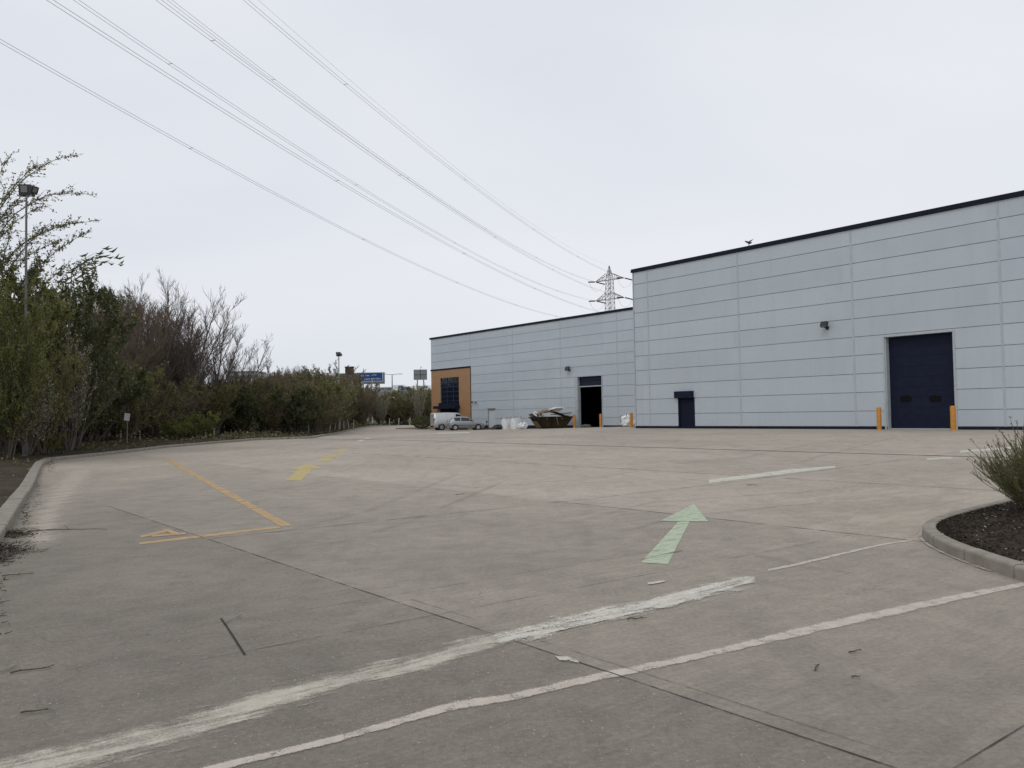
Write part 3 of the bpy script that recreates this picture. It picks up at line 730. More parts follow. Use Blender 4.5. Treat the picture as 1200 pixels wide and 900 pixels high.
mb = MB(); mb.bb(ox0 - .35, ox0 - .002, -.10, -.052, .2, ozt + .09); mb.bb(ox1 + .002, ox1 + .1, -.10, -.052, .2, ozt + .09); mb.bb(ox0 - .002, ox1 + .002, -.10, -.052, ozt + .002, ozt + .09)
mb.bb(ox0 - .001, ox0 + .05, -.05, .3, .1, ozt)
mb.build('door_surround', M_TRIM, Lb)
_, lz = LX(692, 452.5)
mb = MB()
for k in range(2): mb.bb(ox0 + .05, ox1, .18, .22, lz + .06 + k * (ozt - lz) / 2, lz + .03 + (k + 1) * (ozt - lz) / 2)
d2 = mb.build('raised_door', mat('slate_blue_door', (.012, .018, .036), .5, spec=.2), Lb); mb = MB(); mb.bb(ox0 + .05, ox1, .15, .24, lz - .04, lz + .05); mb.build('bottom_rail', M_TRIM, d2)
# corner window
wn_ = MB(); wn_.bb(wx0, wx1, .10, .12, wz0, wzt); wo = wn_.build('window', M_GLASS, Lb)
fr = MB(); nxw, nzw = 3, 6
for k in range(nxw + 1): x = wx0 + (wx1 - wx0) * k / nxw; fr.bb(x - .03, x + .03, .05, .098, wz0, wzt)
for k in range(nzw + 1):
    z = wz0 + (wzt - wz0) * k / nzw
    for i in range(nxw): fr.bb(wx0 + (wx1 - wx0) * i / nxw + .031, wx0 + (wx1 - wx0) * (i + 1) / nxw - .031, .052, .096, z - .025, z + .025)
fr.build('frame', mat('blue_grey_frame', (.03, .045, .08), .4), wo)
cn = MB(); a0, _ = LX(513.5, 480); a1, _ = LX(539.5, 480); cn.bb(a0, a1, -.75, -.053, wz0 - .35, wz0 - .02); cn.bb(wx0, wx1, -.35, -.055, wz0 - .02, wz0 + .35); cn.build('entrance_canopy', M_NAVY, Lb)
dd = MB(); dd.bb(wx0, wx1, -.07, -.053, .2, wz0 - .36); dd.build('entrance_door', M_GLASS, Lb)
dd = MB(); dd.bb(qx0, qx1, .02, .07, .0, qzt); q_ = dd.build('door', mat('white_door', (.55, .58, .6), .5), Lb)
dd = MB(); dd.bb(qx1 - .14, qx1 - .06, -.03, .018, 1.2, 1.26); dd.build('handle', M_GALV, q_)
dd = MB(); dd.bb(qx0 - .07, qx1 + .07, -.14, -.052, qzt + .002, qzt + .12); dd.bb(qx0 - .07, qx0 - .002, -.08, -.052, .2, qzt); dd.build('door_hood', M_SGREY, Lb)
fx, fz = LX(668, 432); flood(Lb, fx, fz, r=1.35)
for a, b in ((554.5, 471), (558.5, 471.5)):
    cx, cz = LX(a, b); c = MB(); c.bb(cx - .04, cx + .04, -.2, -.052, cz - .04, cz + .04); c.box((cx + .12, -.28, cz - .05), (.32, .12, .12), -.5); c.build('security_camera', M_FLOOD, Lb)

# perched bird on the roof edge
bx_, bz_ = RX(877.5, 286.5); bp_ = R.matrix_world
P0 = st(S_R, T0R - bx_, 0)
b = MB(); hx, hy = -DX, -DY
def bt(p): return (P0.x + hx * p[0], P0.y + hy * p[0], ZRT + p[1])
b.tube([bt((-.20, .30)), bt((-.12, .27)), bt((0, .20)), bt((.12, .17)), bt((.24, .19))], [.03, .05, .085, .06, .012], 8)
b.tube([bt((-.16, .25)), bt((-.20, .32)), bt((-.24, .335)), bt((-.30, .325))], [.035, .048, .03, .006], 8)
b.tube([bt((-.02, .16)), bt((-.02, 0))], .012, 5); b.tube([bt((.04, .16)), bt((.04, 0))], .012, 5)
b.tube([bt((.02, .24)), bt((.16, .30)), bt((.34, .36))], [.05, .035, .008], 6)
bo = b.build('bird', mat('dark_plumage', (.035, .035, .04), .8), smooth=True)
tag(base_at(bo, (P0.x, P0.y, ZRT)), 'small dark bird with raised wing perched on the roof edge', 'bird')

# ------------------------------------------------------------------ bollards and posts
def bollard(px, ytop, ybot, Y, r, material, label, group=None, band=False):
    g = at(px, ybot, Y); z0 = gz(g.x, g.y); h = (at(px, ytop, Y).z) - z0
    e = empty('bollard', (g.x, g.y, z0), 0, label, 'bollard', group)
    m_ = MB(); m_.tube([(0, 0, -.05), (0, 0, h - .05), (0, 0, h - .015), (0, 0, h)], [r, r, r * .85, r * .5], 16); m_.build('post', material, e, smooth=False)
    c = MB(); c.tube([(0, 0, 0), (0, 0, .03)], [r * 1.35, r * 1.25], 16); c.build('collar', material if not band else M_BLACK, e)
    return e
def wall_Y(px, s): u = (px - 600) / F_PX; return s / (NX * u + NY)
G1 = 'orange bollards guarding the doors'
bollard(1030.5, 477, 503, wall_Y(1030.5, S_R - 1.3), .115, M_ORANGE, 'orange bollard left of the big navy door', G1)
bollard(1117.5, 475.5, 504, wall_Y(1117.5, S_R - 1.5), .125, M_ORANGE, 'orange bollard right of the big navy door', G1)
bollard(740, 483.5, 504, wall_Y(740, S_R + 3.5), .12, M_ORANGE, 'orange bollard just left of the near warehouse corner', G1)
bollard(704, 485, 500.5, wall_Y(704, S_L - 1.2), .11, M_ORANGE, 'orange bollard at the right side of the open doorway', G1)
bollard(673, 486, 500.5, wall_Y(673, S_L - 1.6), .11, M_ORANGE, 'orange bollard between skip and open doorway', G1)
bollard(728.5, 487, 500, wall_Y(728.5, S_L - 2.5), .09, M_BLACK, 'thin black bollard beside white rubbish bag')

def plastic_bag(px, Y, w, h, label, seed, name='rubbish_bag', material=None, cat='bag'):
    g = at(px, 500, Y); z0 = gz(g.x, g.y); rg = random.Random(seed); m_ = MB(); n, k = 18, 11
    for j in range(k + 1):
        ph = j / k * math.pi * .98
        for i in range(n):
            a = 2 * math.pi * i / n; rr = math.sin(ph) ** .6 * (1 + .42 * noise.noise(Vector((math.cos(a) * 2 + seed, math.sin(a) * 2, ph * 2.2))))
            rr *= 1 + .12 * rg.uniform(-1, 1)
            m_.v.append((math.cos(a) * rr * w / 2, math.sin(a) * rr * w / 2.3, max(0, (1 - math.cos(ph)) / 2 * h * (1 + .3 * noise.noise(Vector((a, seed, ph)))))))
    for j in range(k):
        for i in range(n): m_.f.append((j * n + i, j * n + (i + 1) % n, (j + 1) * n + (i + 1) % n, (j + 1) * n + i)); m_.m.append(0)
    o = m_.build(name, material or M_WPL); o.location = (g.x, g.y, z0); return tag(o, label, cat)
plastic_bag(734.5, wall_Y(734, S_L - 3.2), 1.0, .98, 'crumpled white rubbish bag left of the orange corner bollard', 3)
plastic_bag(743.5, wall_Y(743, S_R + 4.2), .55, .45, 'small white plastic heap behind the near warehouse corner', 4)
plastic_bag(612.5, wall_Y(612, S_L - 3.0), 1.0, .62, 'loose white sack lying right of the two bulk bags', 8)
plastic_bag(584.5, wall_Y(584, S_L - 3.4), 1.15, .5, 'black plastic heap on the ground left of the bulk bags', 9, material=mat('black_plastic', (.02, .02, .022), .4))
plastic_bag(577.5, wall_Y(577, S_L - 3.3), .5, .26, 'flat dark scrap left of the black plastic heap', 12, material=mat('grey_plastic', (.05, .05, .052), .5))
plastic_bag(686.5, wall_Y(686, S_L - .9), .9, .3, 'low heap of pale debris in the open doorway', 14, material=M_GREYB, name='debris_heap', cat='debris')
def bulk_bag(px, label, rz, h):
    Y = wall_Y(px, S_L - 2.9); g = at(px, 500, Y); e = empty('bulk_bag', (g.x, g.y, gz(g.x, g.y)), rz, label, 'bulk bag', 'white bulk bags by the far warehouse')
    m_ = MB(); n = 8; w = .35
    for j in range(9):
        z = h * j / 8; b_ = 1 + .10 * math.sin(j / 8 * math.pi)
        for i in range(4 * n):
            q = i // n; f = (i % n) / n; c = [(-1, -1), (1, -1), (1, 1), (-1, 1)]; a, b2 = c[q], c[(q + 1) % 4]
            x = a[0] + (b2[0] - a[0]) * f; y = a[1] + (b2[1] - a[1]) * f; bul = 1 + .12 * math.sin(f * math.pi) + .05 * noise.noise(Vector((x * 2, y * 2, z * 4 + px)))
            m_.v.append((x * w * b_ * bul, y * w * b_ * bul, z))
    for j in range(8):
        for i in range(4 * n): m_.f.append((j * 4 * n + i, j * 4 * n + (i + 1) % (4 * n), (j + 1) * 4 * n + (i + 1) % (4 * n), (j + 1) * 4 * n + i)); m_.m.append(0)
    m_.f.append(tuple(8 * 4 * n + i for i in range(4 * n))); m_.m.append(0)
    m_.build('sack', M_WPL, e)
    for sx in (-1, 1):
        for sy in (-1, 1):
            k = MB(); k.tube([(sx * .42, sy * .42, h - .1), (sx * .40, sy * .40, h + .12), (sx * .26, sy * .40, h + .13), (sx * .22, sy * .42, h - .1)], .018, 5); k.build('lifting_loop', M_GREYB, e)
bulk_bag(593.8, 'left one of the two white bulk bags', -.85, 1.12); bulk_bag(604.4, 'right one of the two white bulk bags', -.9, 1.16)
e = empty('sign_post', at(570.5, 500, wall_Y(570.5, S_L - 2.4)).xy.to_3d(), 0, 'short dark post left of the white staff door', 'post')
k = MB(); k.tube([(0, 0, 0), (0, 0, .95)], .04, 8); k.build('post', M_FLOOD, e); k = MB(); k.box((0, 0, .85), (.18, .1, .2)); k.build('cap', M_FLOOD, e)

# ------------------------------------------------------------------ skip and its load
SKX, SKY = at(646, 500, 80.5).x, 80.5; SKZ = gz(SKX, SKY); SRZ = math.radians(17)
sk = empty('skip', (SKX, SKY, SKZ), SRZ, 'battered dark skip heaped with building waste', 'skip')
Lt, Lb_, Hs, Wt, Wb = 1.95, 1.20, 1.14, .90, .80
m_ = MB(); th = .04
def ringp(lx, wy, z): return [(-lx, -wy, z), (lx, -wy, z), (lx, wy, z), (-lx, wy, z)]
vs = ringp(Lb_, Wb, .08) + ringp(Lt, Wt, Hs) + ringp(Lt - th, Wt - th, Hs) + ringp(Lb_ - th, Wb - th, .12)
fs = [(3, 2, 1, 0)] + [(i, (i + 1) % 4, 4 + (i + 1) % 4, 4 + i) for i in range(4)] + [(4 + i, 4 + (i + 1) % 4, 8 + (i + 1) % 4, 8 + i) for i in range(4)] + [(8 + i, 8 + (i + 1) % 4, 12 + (i + 1) % 4, 12 + i) for i in range(4)] + [(12, 13, 14, 15)]
m_.add(vs, fs); m_.build('body', M_SKIP, sk)
m_ = MB(); m_.bb(-Lt - .03, Lt + .03, -Wt - .05, -Wt - .002, Hs - .09, Hs + .02); m_.bb(-Lt - .03, Lt + .03, Wt + .002, Wt + .05, Hs - .09, Hs + .02)
m_.bb(-Lt - .06, -Lt - .002, -Wt, Wt, Hs - .09, Hs + .02); m_.bb(Lt + .002, Lt + .06, -Wt, Wt, Hs - .09, Hs + .02); m_.build('rim', M_SKIP, sk)
m_ = MB()
for x in (-.95, -.3, .35, 1.0):
    m_.add([(x - .04, -Wb - .03, .1), (x + .04, -Wb - .03, .1), (x + .04, -Wt - .03, Hs - .1), (x - .04, -Wt - .03, Hs - .1), (x - .04, -Wb + .01, .1), (x + .04, -Wb + .01, .1), (x + .04, -Wt + .02, Hs - .1), (x - .04, -Wt + .02, Hs - .1)],
           [(0, 1, 2, 3), (0, 3, 7, 4), (1, 5, 6, 2), (0, 4, 5, 1)])
m_.bb(-1.7, 1.7, -Wt - .02, -Wt + .03, .78, .84); m_.build('stiffener', M_SKIP, sk)
m_ = MB(); m_.add([(-Lb_ - .02, -Wb + .05, .1), (-Lb_ - .02, Wb - .05, .1), (-Lt - .01 + .25, Wt - .08, Hs - .40), (-Lt - .01 + .25, -Wt + .08, Hs - .40)], [(0, 3, 2, 1)])
for v in m_.v[:]: pass
m_.add([(x - .03, y, z) for x, y, z in m_.v[:4]], [(0, 1, 2, 3)]); m_.build('end_panel', M_RUST, sk)
for sx in (-.75, .75):
    for sy in (-1, 1):
        l = MB(); l.tube([(sx, sy * (Wt + .0), .95), (sx, sy * (Wt + .12), .95)], [.06, .05], 10); l.build('lifting_lug', M_RUST, sk)
m_ = MB(); m_.bb(-1.1, 1.1, -.6, -.45, 0, .08); m_.bb(-1.1, 1.1, .45, .6, 0, .08); m_.build('skid', M_BLACK, sk)
Rz = Matrix.Rotation(SRZ, 4, 'Z')
def in_skip(p): return Vector((SKX, SKY, SKZ)) + (Rz @ Vector(p))
def slab(name, c, size, rot, material, label, cat, bend=0.0):
    mm = MB(); n = 8
    for i in range(n + 1):
        f = i / n - .5
        for y in (-.5, .5):
            for z in (-.5, .5): mm.v.append((f * size[0], y * size[1] * (1 - .1 * abs(f)), z * size[2] - bend * (f * 2) ** 2 + .015 * math.sin(i * 2.1)))
    for i in range(n):
        a = i * 4
        for q in ((0, 1, 5, 4), (1, 3, 7, 5), (3, 2, 6, 7), (2, 0, 4, 6)): mm.f.append(tuple(a + k for k in q)); mm.m.append(0)
    mm.f += [(0, 2, 3, 1), (n * 4, n * 4 + 1, n * 4 + 3, n * 4 + 2)]; mm.m += [0, 0]
    o = mm.build(name, material); o.location = in_skip(c); o.rotation_euler = (rot[0], rot[1], rot[2] + SRZ); return tag(o, label, cat)
mm = MB(); rg = random.Random(4)
for i in range(15):
    for j in range(9):
        x, y = -Lt + .06 + (2 * Lt - .12) * i / 14, -Wt + .06 + (2 * Wt - .12) * j / 8
        mm.v.append((x, y, Hs - .12 + .68 * math.exp(-((x + .2) / 1.4) ** 2) + rg.uniform(-.09, .09)))
for i in range(14):
    for j in range(8): a = i * 9 + j; mm.f.append((a, a + 9, a + 10, a + 1)); mm.m.append(0)
o = mm.build('mixed_rubble', mat('mixed_dark_rubble', (.04, .035, .03), .9, col2=(.2, .17, .13), vscale=4)); o.location = (SKX, SKY, SKZ); o.rotation_euler = (0, 0, SRZ); tag(o, kind='stuff')
slab('waste_board', (-.35, 0, 1.66), (2.2, 1.2, .20), (0, -.10, .05), M_BOARD, 'thick tan board lying on top of the skip load', 'board')
slab('waste_board', (.1, .0, 1.84), (1.9, 1.0, .14), (0, -.06, -.1), M_BOARD, 'upper tan board under the white sheet', 'board', .03)
slab('white_sheet', (.45, -.1, 2.0), (1.7, 1.0, .05), (.05, -.12, -.1), M_WPL, 'bent white sheet topmost on the skip load', 'sheet', .12)
slab('waste_board', (1.2, 0, 1.46), (1.9, .4, .06), (0, -.08, .03), M_GREYB, 'long grey board sticking out over the right rim', 'board')
slab('waste_board', (.9, -.3, 1.38), (2.0, .5, .06), (0, -.02, 0), M_GREYB, 'grey board lying level on the right of the load', 'board')
slab('waste_board', (-1.25, -.2, 1.44), (.9, .7, .06), (.25, .35, .2), M_WPL, 'white board tipping over the left end of the skip', 'board')
slab('waste_board', (-1.65, -.45, 1.28), (.8, .5, .05), (.3, .7, -.3), M_WPL, 'broken white panel hanging over the left rim', 'board')
slab('waste_board', (-1.85, .1, 1.28), (.7, .5, .07), (-.2, .5, .5), M_GREYB, 'dark scrap board at the far left of the load', 'board')
slab('waste_board', (-1.3, -.7, 1.28), (.9, .12, .08), (0, .5, .15), M_BOARD, 'short tan batten on the near left rim', 'board')
slab('waste_board', (-1.95, -.55, 1.15), (.35, .5, .3), (.4, .8, .1), M_BLACK, 'black scrap block slumped on the left rim', 'scrap')
k = MB(); k.tube([in_skip((.2, -.92, 1.33)), in_skip((.25, -1.0, .9)), in_skip((.38, -.98, .35))], .02, 5)
tag(base_at(k.build('strap', M_BOARD), in_skip((.38, -.98, .35))), 'thin pale strap hanging down the skip side', 'strap')

# ------------------------------------------------------------------ vehicles
def vehicle(name, label, cat, loc, rz, stt, width, wheels, wr, glass, ws, rs, tail, van=False, group=None):
    root = empty(name, loc, rz, label, cat, group); Lc = stt[-1][0]; cx = Lc / 2
    def ring(s):
        x, zb, ze, zt, wb, wt = s; x -= cx; h = ze - zb
        half = [(0, zb), (wb * .82, zb), (wb * .97, zb + .16 * h), (wb, zb + .5 * h), (wb * .985, ze - .12 * h), (wb * .95, ze), (wt, zt - .055 * (1 if zt - ze > .1 else .2)), (wt * .86, zt), (0, zt + .02)]
        return [Vector((x, y, z)) for y, z in half] + [Vector((x, -y, z)) for y, z in half[-2:0:-1]]
    # finer stations
    P = []
    for a, b in zip(stt, stt[1:]):
        for k in range(4): P.append([a[i] + (b[i] - a[i]) * k / 4 for i in range(6)])
    P.append(list(stt[-1]))
    body = MB(); n = 16
    for s in P: body.v += [tuple(v) for v in ring(s)]
    for i in range(len(P) - 1):
        for j in range(n): body.f.append((i * n + j, (i + 1) * n + j, (i + 1) * n + (j + 1) % n, i * n + (j + 1) % n)); body.m.append(0)
    body.f.append(tuple(range(n))); body.m.append(0); body.f.append(tuple((len(P) - 1) * n + j for j in reversed(range(n)))); body.m.append(0)
    bo = body.build('body', mat('pale_silver_paint', (.52, .53, .53), .35, metal=.4) if van else M_SILVER, root)
    me = bo.data
    for p in me.polygons: p.use_smooth = len(p.vertices) == 4
    def interp(x):
        for a, b in zip(stt, stt[1:]):
            if a[0] <= x <= b[0]: f = (x - a[0]) / (b[0] - a[0]); return [a[i] + (b[i] - a[i]) * f for i in range(6)]
    for (x0, x1, sh0, sh1) in glass:          # side windows, both sides
        for sgn in (1, -1):
            g = MB(); k = 6
            for i in range(k + 1):
                x = x0 + (x1 - x0) * i / k; r_ = ring(interp(x)); lo, hi = r_[5].lerp(r_[6], .10), r_[5].lerp(r_[6], .88)
                lo.x += sh0 * (1 - i / k); hi.x += 0
                for p in (lo, hi): g.v.append((p.x, (p.y + .012) * sgn, p.z + .006))
            for i in range(k): a = i * 2; g.f.append((a, a + 2, a + 3, a + 1)); g.m.append(0)
            g.build('side_window', M_GLASS, root)
    for nm, (xa, xb) in (('windscreen', ws), ('rear_window', rs)):
        if xa is None: continue
        g = MB(); k = 5
        for i in range(k + 1):
            x = xa + (xb - xa) * i / k; r_ = ring(interp(x)); q = r_[6].lerp(r_[7], .4); top = r_[8]
            off = Vector((.012 if nm == 'windscreen' else -.012, 0, .016))
            for f in (-1, -.5, 0, .5, 1):
                g.v.append(tuple(Vector((q.x, q.y * f * .92, q.z + (top.z - q.z) * (1 - f * f))) + off))
        for i in range(k):
            for j in range(4): a = i * 5 + j; g.f.append((a, a + 1, a + 6, a + 5)); g.m.append(0)
        g.build(nm, M_GLASS, root)
    for wx in wheels:
        for sgn in (1, -1):
            yy = sgn * (width / 2 - .02)
            ar = MB(); ar.tube([(wx - cx, yy - sgn * .02, wr + .01), (wx - cx, yy + sgn * .0255, wr + .01)], wr * 1.16, 28)
            w_ = MB(); w_.tube([(wx - cx, yy - sgn * .2, wr), (wx - cx, yy - sgn * .03, wr), (wx - cx, yy + sgn * .03, wr), (wx - cx, yy + sgn * .045, wr)], [wr * .97, wr, wr, wr * .9], 28)
            wo_ = empty('wheel', (0, 0, 0)); wo_.parent = root
            ar.build('wheel_arch', M_BLACK, root)
            w_.build('tyre', M_BLACK, wo_)
            rm = MB(); rm.tube([(wx - cx, yy + sgn * .03, wr), (wx - cx, yy + sgn * .052, wr)], [wr * .66, wr * .6], 20)
            rm.build('rim', M_RIM, wo_)
    s0 = interp(.04)
    for sgn in (1, -1):
        tl = MB(); tl.box((-cx + tail[0], sgn * (tail[3]), tail[1]), (.12, .12, tail[2])); tl.build('tail_light', M_RED, root)
        hl = MB(); sx = stt[-2][0]; hs_ = interp(sx); hl.box((sx - cx - .06, sgn * hs_[4] * .86, hs_[2] - .08), (.30, .18, .14), -sgn * .35); hl.build('headlight', M_CLEAR, root)
        mr = MB(); mx_ = interp(ws[1] - .25 if ws[1] else 2.5); mr.box((mx_[0] - cx, sgn * (mx_[4] + .08), mx_[2] + .08), (.10, .2, .13)); mr.build('door_mirror', M_SILVER if not van else M_BLACK, root)
        if not van:
            for x in (1.28, 2.25):
                q = ring(interp(x)); dl = MB(); dl.tube([tuple(Vector((p.x, p.y * sgn + sgn * .003, p.z))) for p in q[2:6]], .006, 4); dl.build('door_seam', M_BLACK, root)
        else:
            for x in (1.45, 2.35, 3.25):
                q = ring(interp(x)); dl = MB(); dl.tube([tuple(Vector((p.x, p.y * sgn + sgn * .003, p.z))) for p in q[2:(7 if x < 3 else 6)]], .007, 4); dl.build('door_seam', M_BLACK, root)
        tr = MB(); pts = [ring(interp(x))[3] for x in np.linspace(stt[1][0] + .3, stt[-2][0] - .4, 8)]
        tr.tube([(p.x, p.y * sgn + sgn * .004, p.z - .02) for p in pts], .022, 5); tr.build('side_moulding', M_BLACK if not van else M_SILVER, root)
    pl = MB(); pl.box((-cx - .012, 0, .72 if not van else .62), (.02, .5, .11)); pl.build('number_plate', mat('yellow_plate_' + name, (.6, .45, .05), .5), root)
    bpm = MB(); bpm.box((-cx + .03, 0, .42), (.14, width * .8, .16)); bpm.build('rear_bumper', M_BLACK if van else M_SILVER, root)
    return root
hatch = [(0.0, .34, .78, .80, .66, .60), (.07, .26, .90, .94, .76, .62), (.22, .22, .94, 1.14, .80, .60), (.55, .20, .95, 1.40, .825, .575), (1.25, .18, .94, 1.46, .83, .59), (2.0, .18, .92, 1.41, .83, .58),
         (2.82, .18, .91, .95, .83, .72), (3.35, .18, .82, .86, .82, .68), (3.72, .20, .70, .74, .76, .58), (3.87, .30, .56, .58, .62, .5)]
van = [(0.0, .32, 1.08, 1.76, .84, .74), (.06, .26, 1.10, 1.85, .88, .77), (1.4, .24, 1.10, 1.90, .88, .79), (2.6, .24, 1.10, 1.87, .88, .78), (2.95, .24, 1.08, 1.78, .88, .75), (3.55, .24, 1.05, 1.10, .88, .80),
       (4.05, .24, .95, 1.0, .86, .74), (4.33, .26, .78, .82, .80, .6), (4.45, .36, .6, .62, .68, .5)]
VX = at(545.8, 500, 87.5).x
vehicle('hatchback_car', 'silver hatchback parked in front of the silver van', 'car', (VX, 87.5, gz(VX, 87.5)), math.radians(15), hatch, 1.66, (.66, 3.1), .30,
        [(.55, 1.22, .12, 0), (1.32, 2.2, 0, .0), (2.24, 2.6, 0, 0)], (2.06, 2.76), (.20, .50), (.10, .86, .34, .64))
VX = at(529.5, 500, 91.0).x
vehicle('panel_van', 'silver panel van parked against the tan corner, behind the hatchback', 'van', (VX, 91.0, gz(VX, 91.0)), math.radians(20), van, 1.76, (.85, 3.65), .33,
        [(2.45, 3.2, 0, 0)], (3.0, 3.5), (None, None), (.05, 1.0, .5, .78), van=True)

# ------------------------------------------------------------------ street lamps, pylon, power lines
def lamp_column(px, ytop, Y, rz, label, heads, r=.075, zb=0.1, mat_=M_GALV):
    p = at(px, 480, Y); ht = at(px, ytop, Y).z; X = at(px, ytop, Y).x
    e = empty('floodlight_column', (X, Y, zb), rz, label, 'street lamp'); h = ht - zb - .35
    c = MB(); c.tube([(0, 0, -.2), (0, 0, 1.2), (0, 0, 1.25), (0, 0, h)], [r * 1.5, r * 1.5, r, r * .6], 12); c.build('column', mat_, e)
    c = MB(); c.bb(-.32, .32, -.04, .04, h - .02, h + .05); c.tube([(0, 0, h - .1), (0, 0, h + .15)], .05, 8); c.build('bracket', M_GALV, e)
    for hx, hr, tilt, sc in heads:
        b_ = MB(); Mx = Matrix.Rotation(hr, 3, 'Z') @ Matrix.Rotation(tilt, 3, 'X')
        b_.box((hx, 0, h + .25), (.44 * sc, .24 * sc, .46 * sc), 0, 0, Mx); b_.box((hx, 0, h + .07), (.10, .1, .2)); hd = b_.build('lamp_head', M_FLOOD, e)
        g = MB(); off = Mx @ Vector((0, -.125 * sc, .03)); g.box((hx + off.x, off.y, h + .25 + off.z), (.26 * sc, .012, .28 * sc), 0, 0, Mx); g.build('lens', M_LENS, hd)
    return e
lamp_column(31, 220, 34.4, 0, 'tall twin floodlight column among the twigs at far left', [(-.05, .12, .10, .98), (.30, 1.1, .45, .7)], r=.068, mat_=mat('weathered_dark_column', (.13, .135, .13), .7))
lamp_column(397, 414, 100, 0, 'slim floodlight column rising from the hedge left of the blue sign', [(-.08, .6, -.5, 1.0), (.16, 1.2, -.6, .95)], r=.09)
lamp_column(436, 441, 162, 0, 'pale lamp column standing in front of the blue sign', [(0, .5, .6, .8)], r=.10, mat_=mat('pale_column', (.45, .45, .43), .6))

TX, TY, TZ = 28.87, 240.0, 0.0; TA = -0.73
py = empty('electricity_pylon', (TX, TY, TZ), TA, 'steel lattice electricity pylon rising behind the warehouses', 'pylon')
m_ = MB()
def half_w(z):
    if z < 28: return 3.2 + (1.15 - 3.2) * z / 28
    if z < 41: return 1.15 + (.75 - 1.15) * (z - 28) / 13
    return max(.04, .75 * (44.37 - z) / 3.37)
lv = [0, 5, 9.5, 13.5, 17, 20, 22.8, 25.4, 27.2, 28.7, 30.4, 32.0, 33.5, 34.6, 36.2, 37.8, 39.2, 40.23, 41.6, 43.0, 44.37]
for i in range(len(lv) - 1):
    a, b = lv[i], lv[i + 1]; wa, wb = half_w(a), half_w(b); ca = [(-wa, -wa, a), (wa, -wa, a), (wa, wa, a), (-wa, wa, a)]; cb = [(-wb, -wb, b), (wb, -wb, b), (wb, wb, b), (-wb, wb, b)]
    for k in range(4):
        m_.tube([ca[k], cb[k]], .075, 4); j = (k + 1) % 4
        m_.tube([ca[k], cb[j]], .035, 4); m_.tube([ca[j], cb[k]], .035, 4); m_.tube([cb[k], cb[j]], .035, 4)
m_.build('tower', M_PYL, py)
arms = {'t': (40.23, 5.03), 'm': (34.6, 4.97), 'b': (28.73, 6.54)}
for z, w in arms.values():
    for sg in (-1, 1):
        a_ = MB(); b0 = half_w(z); tip = (sg * w, 0, z)
        for yy in (-1, 1):
            a_.tube([(sg * b0, yy * b0, z), tip], .085, 4); a_.tube([(sg * b0, yy * b0, z + 1.9), tip], .07, 4)
            for q in (.33, .66):
                p1 = Vector((sg * b0, yy * b0, z)).lerp(Vector(tip), q); p2 = Vector((sg * b0, yy * b0, z + 1.9)).lerp(Vector(tip), q); a_.tube([p1, p2], .04, 4)
                a_.tube([p1, Vector((sg * b0, yy * b0, z + 1.9)).lerp(Vector(tip), max(0, q - .33))], .04, 4)
        arm = a_.build('cross_arm', M_PYL, py)
        for dr in (1, -1):                                   # tension insulators, both line directions
            ins = MB(); n = 14; p0 = Vector(tip); d_ = Vector((0, dr, -.12)) if dr < 0 else Vector((0.25, dr, -.12))
            pts = []; rr = []
            for k in range(n * 2): pts.append(p0 + d_ * (.3 + 3.2 * k / (n * 2))); rr.append(.20 if k % 2 else .10)
            ins.tube(pts, rr, 8); ins.build('insulator', M_FLOOD, arm)
        jl = MB(); jl.tube([Vector(tip) + Vector((0, -3.2, -.5)), Vector(tip) + Vector((0, -1.8, -2.2)), Vector(tip) + Vector((0, 0, -2.9)), Vector(tip) + Vector((.4, 1.8, -2.2)), Vector(tip) + Vector((.8, 3.2, -.5))], .03, 4); jl.build('jumper_cable', M_WIRE, arm)
A_pos = Vector((-32.312, 50.169, -.865)); A_ang = -1.172; sag, sagE = 4.385, 4.625
def tips(pos, ang):
    a = Vector((math.cos(ang), math.sin(ang), 0)); z = Vector((0, 0, 1)); o = {'E': pos + z * 44.37}
    for k, (h, w) in arms.items(): o['L' + k] = pos - a * w + z * h; o['R' + k] = pos + a * w + z * h
    return o
TB = tips(Vector((TX, TY, TZ)), TA); TAA = tips(A_pos, A_ang)
WL = {'Lb': 'lowest twin cable of the overhead line, leaving the sky at the left edge', 'Rb': 'second lowest twin cable of the overhead line', 'Lm': 'third twin cable counted up from the lowest',
      'Rm': 'fourth twin cable up, left one of the close middle pair', 'Lt': 'fifth twin cable up, right one of the close middle pair', 'Rt': 'uppermost twin cable of the overhead line', 'E': 'faint single earth wire running above all the twin cables'}
for k in WL:
    B_, A_ = TB[k], TAA[k]; sg = sagE if k == 'E' else sag; lat = (A_ - B_); lat.z = 0; lat.normalize(); lat = Vector((-lat.y, lat.x, 0))
    def wp(t): p = B_.lerp(A_, t); p.z -= 4 * sg * t * (1 - t); return p
    ts = np.linspace(0.0 if k == 'E' else .016, 1.38, 90)
    e = empty('overhead_cable', wp(ts[0]), 0, WL[k], 'power line', 'power line cables')
    for sd_ in ((0,) if k == 'E' else (-.2, .2)):
        c = MB(); c.tube([wp(t) + lat * sd_ - wp(ts[0]) for t in ts], .011 if k == 'E' else .0165, 5); c.build('conductor', M_WIRE, e)
    if k != 'E':
        rg = random.Random(hash(k) % 7 if False else ord(k[0]) + ord(k[1]))
        for t in np.arange(.1 + rg.random() * .15, 1.3, .17):
            c = MB(); q = wp(t) - wp(ts[0]); c.tube([q - lat * .24, q + lat * .24], .027, 5); c.build('spacer', M_WIRE, e)

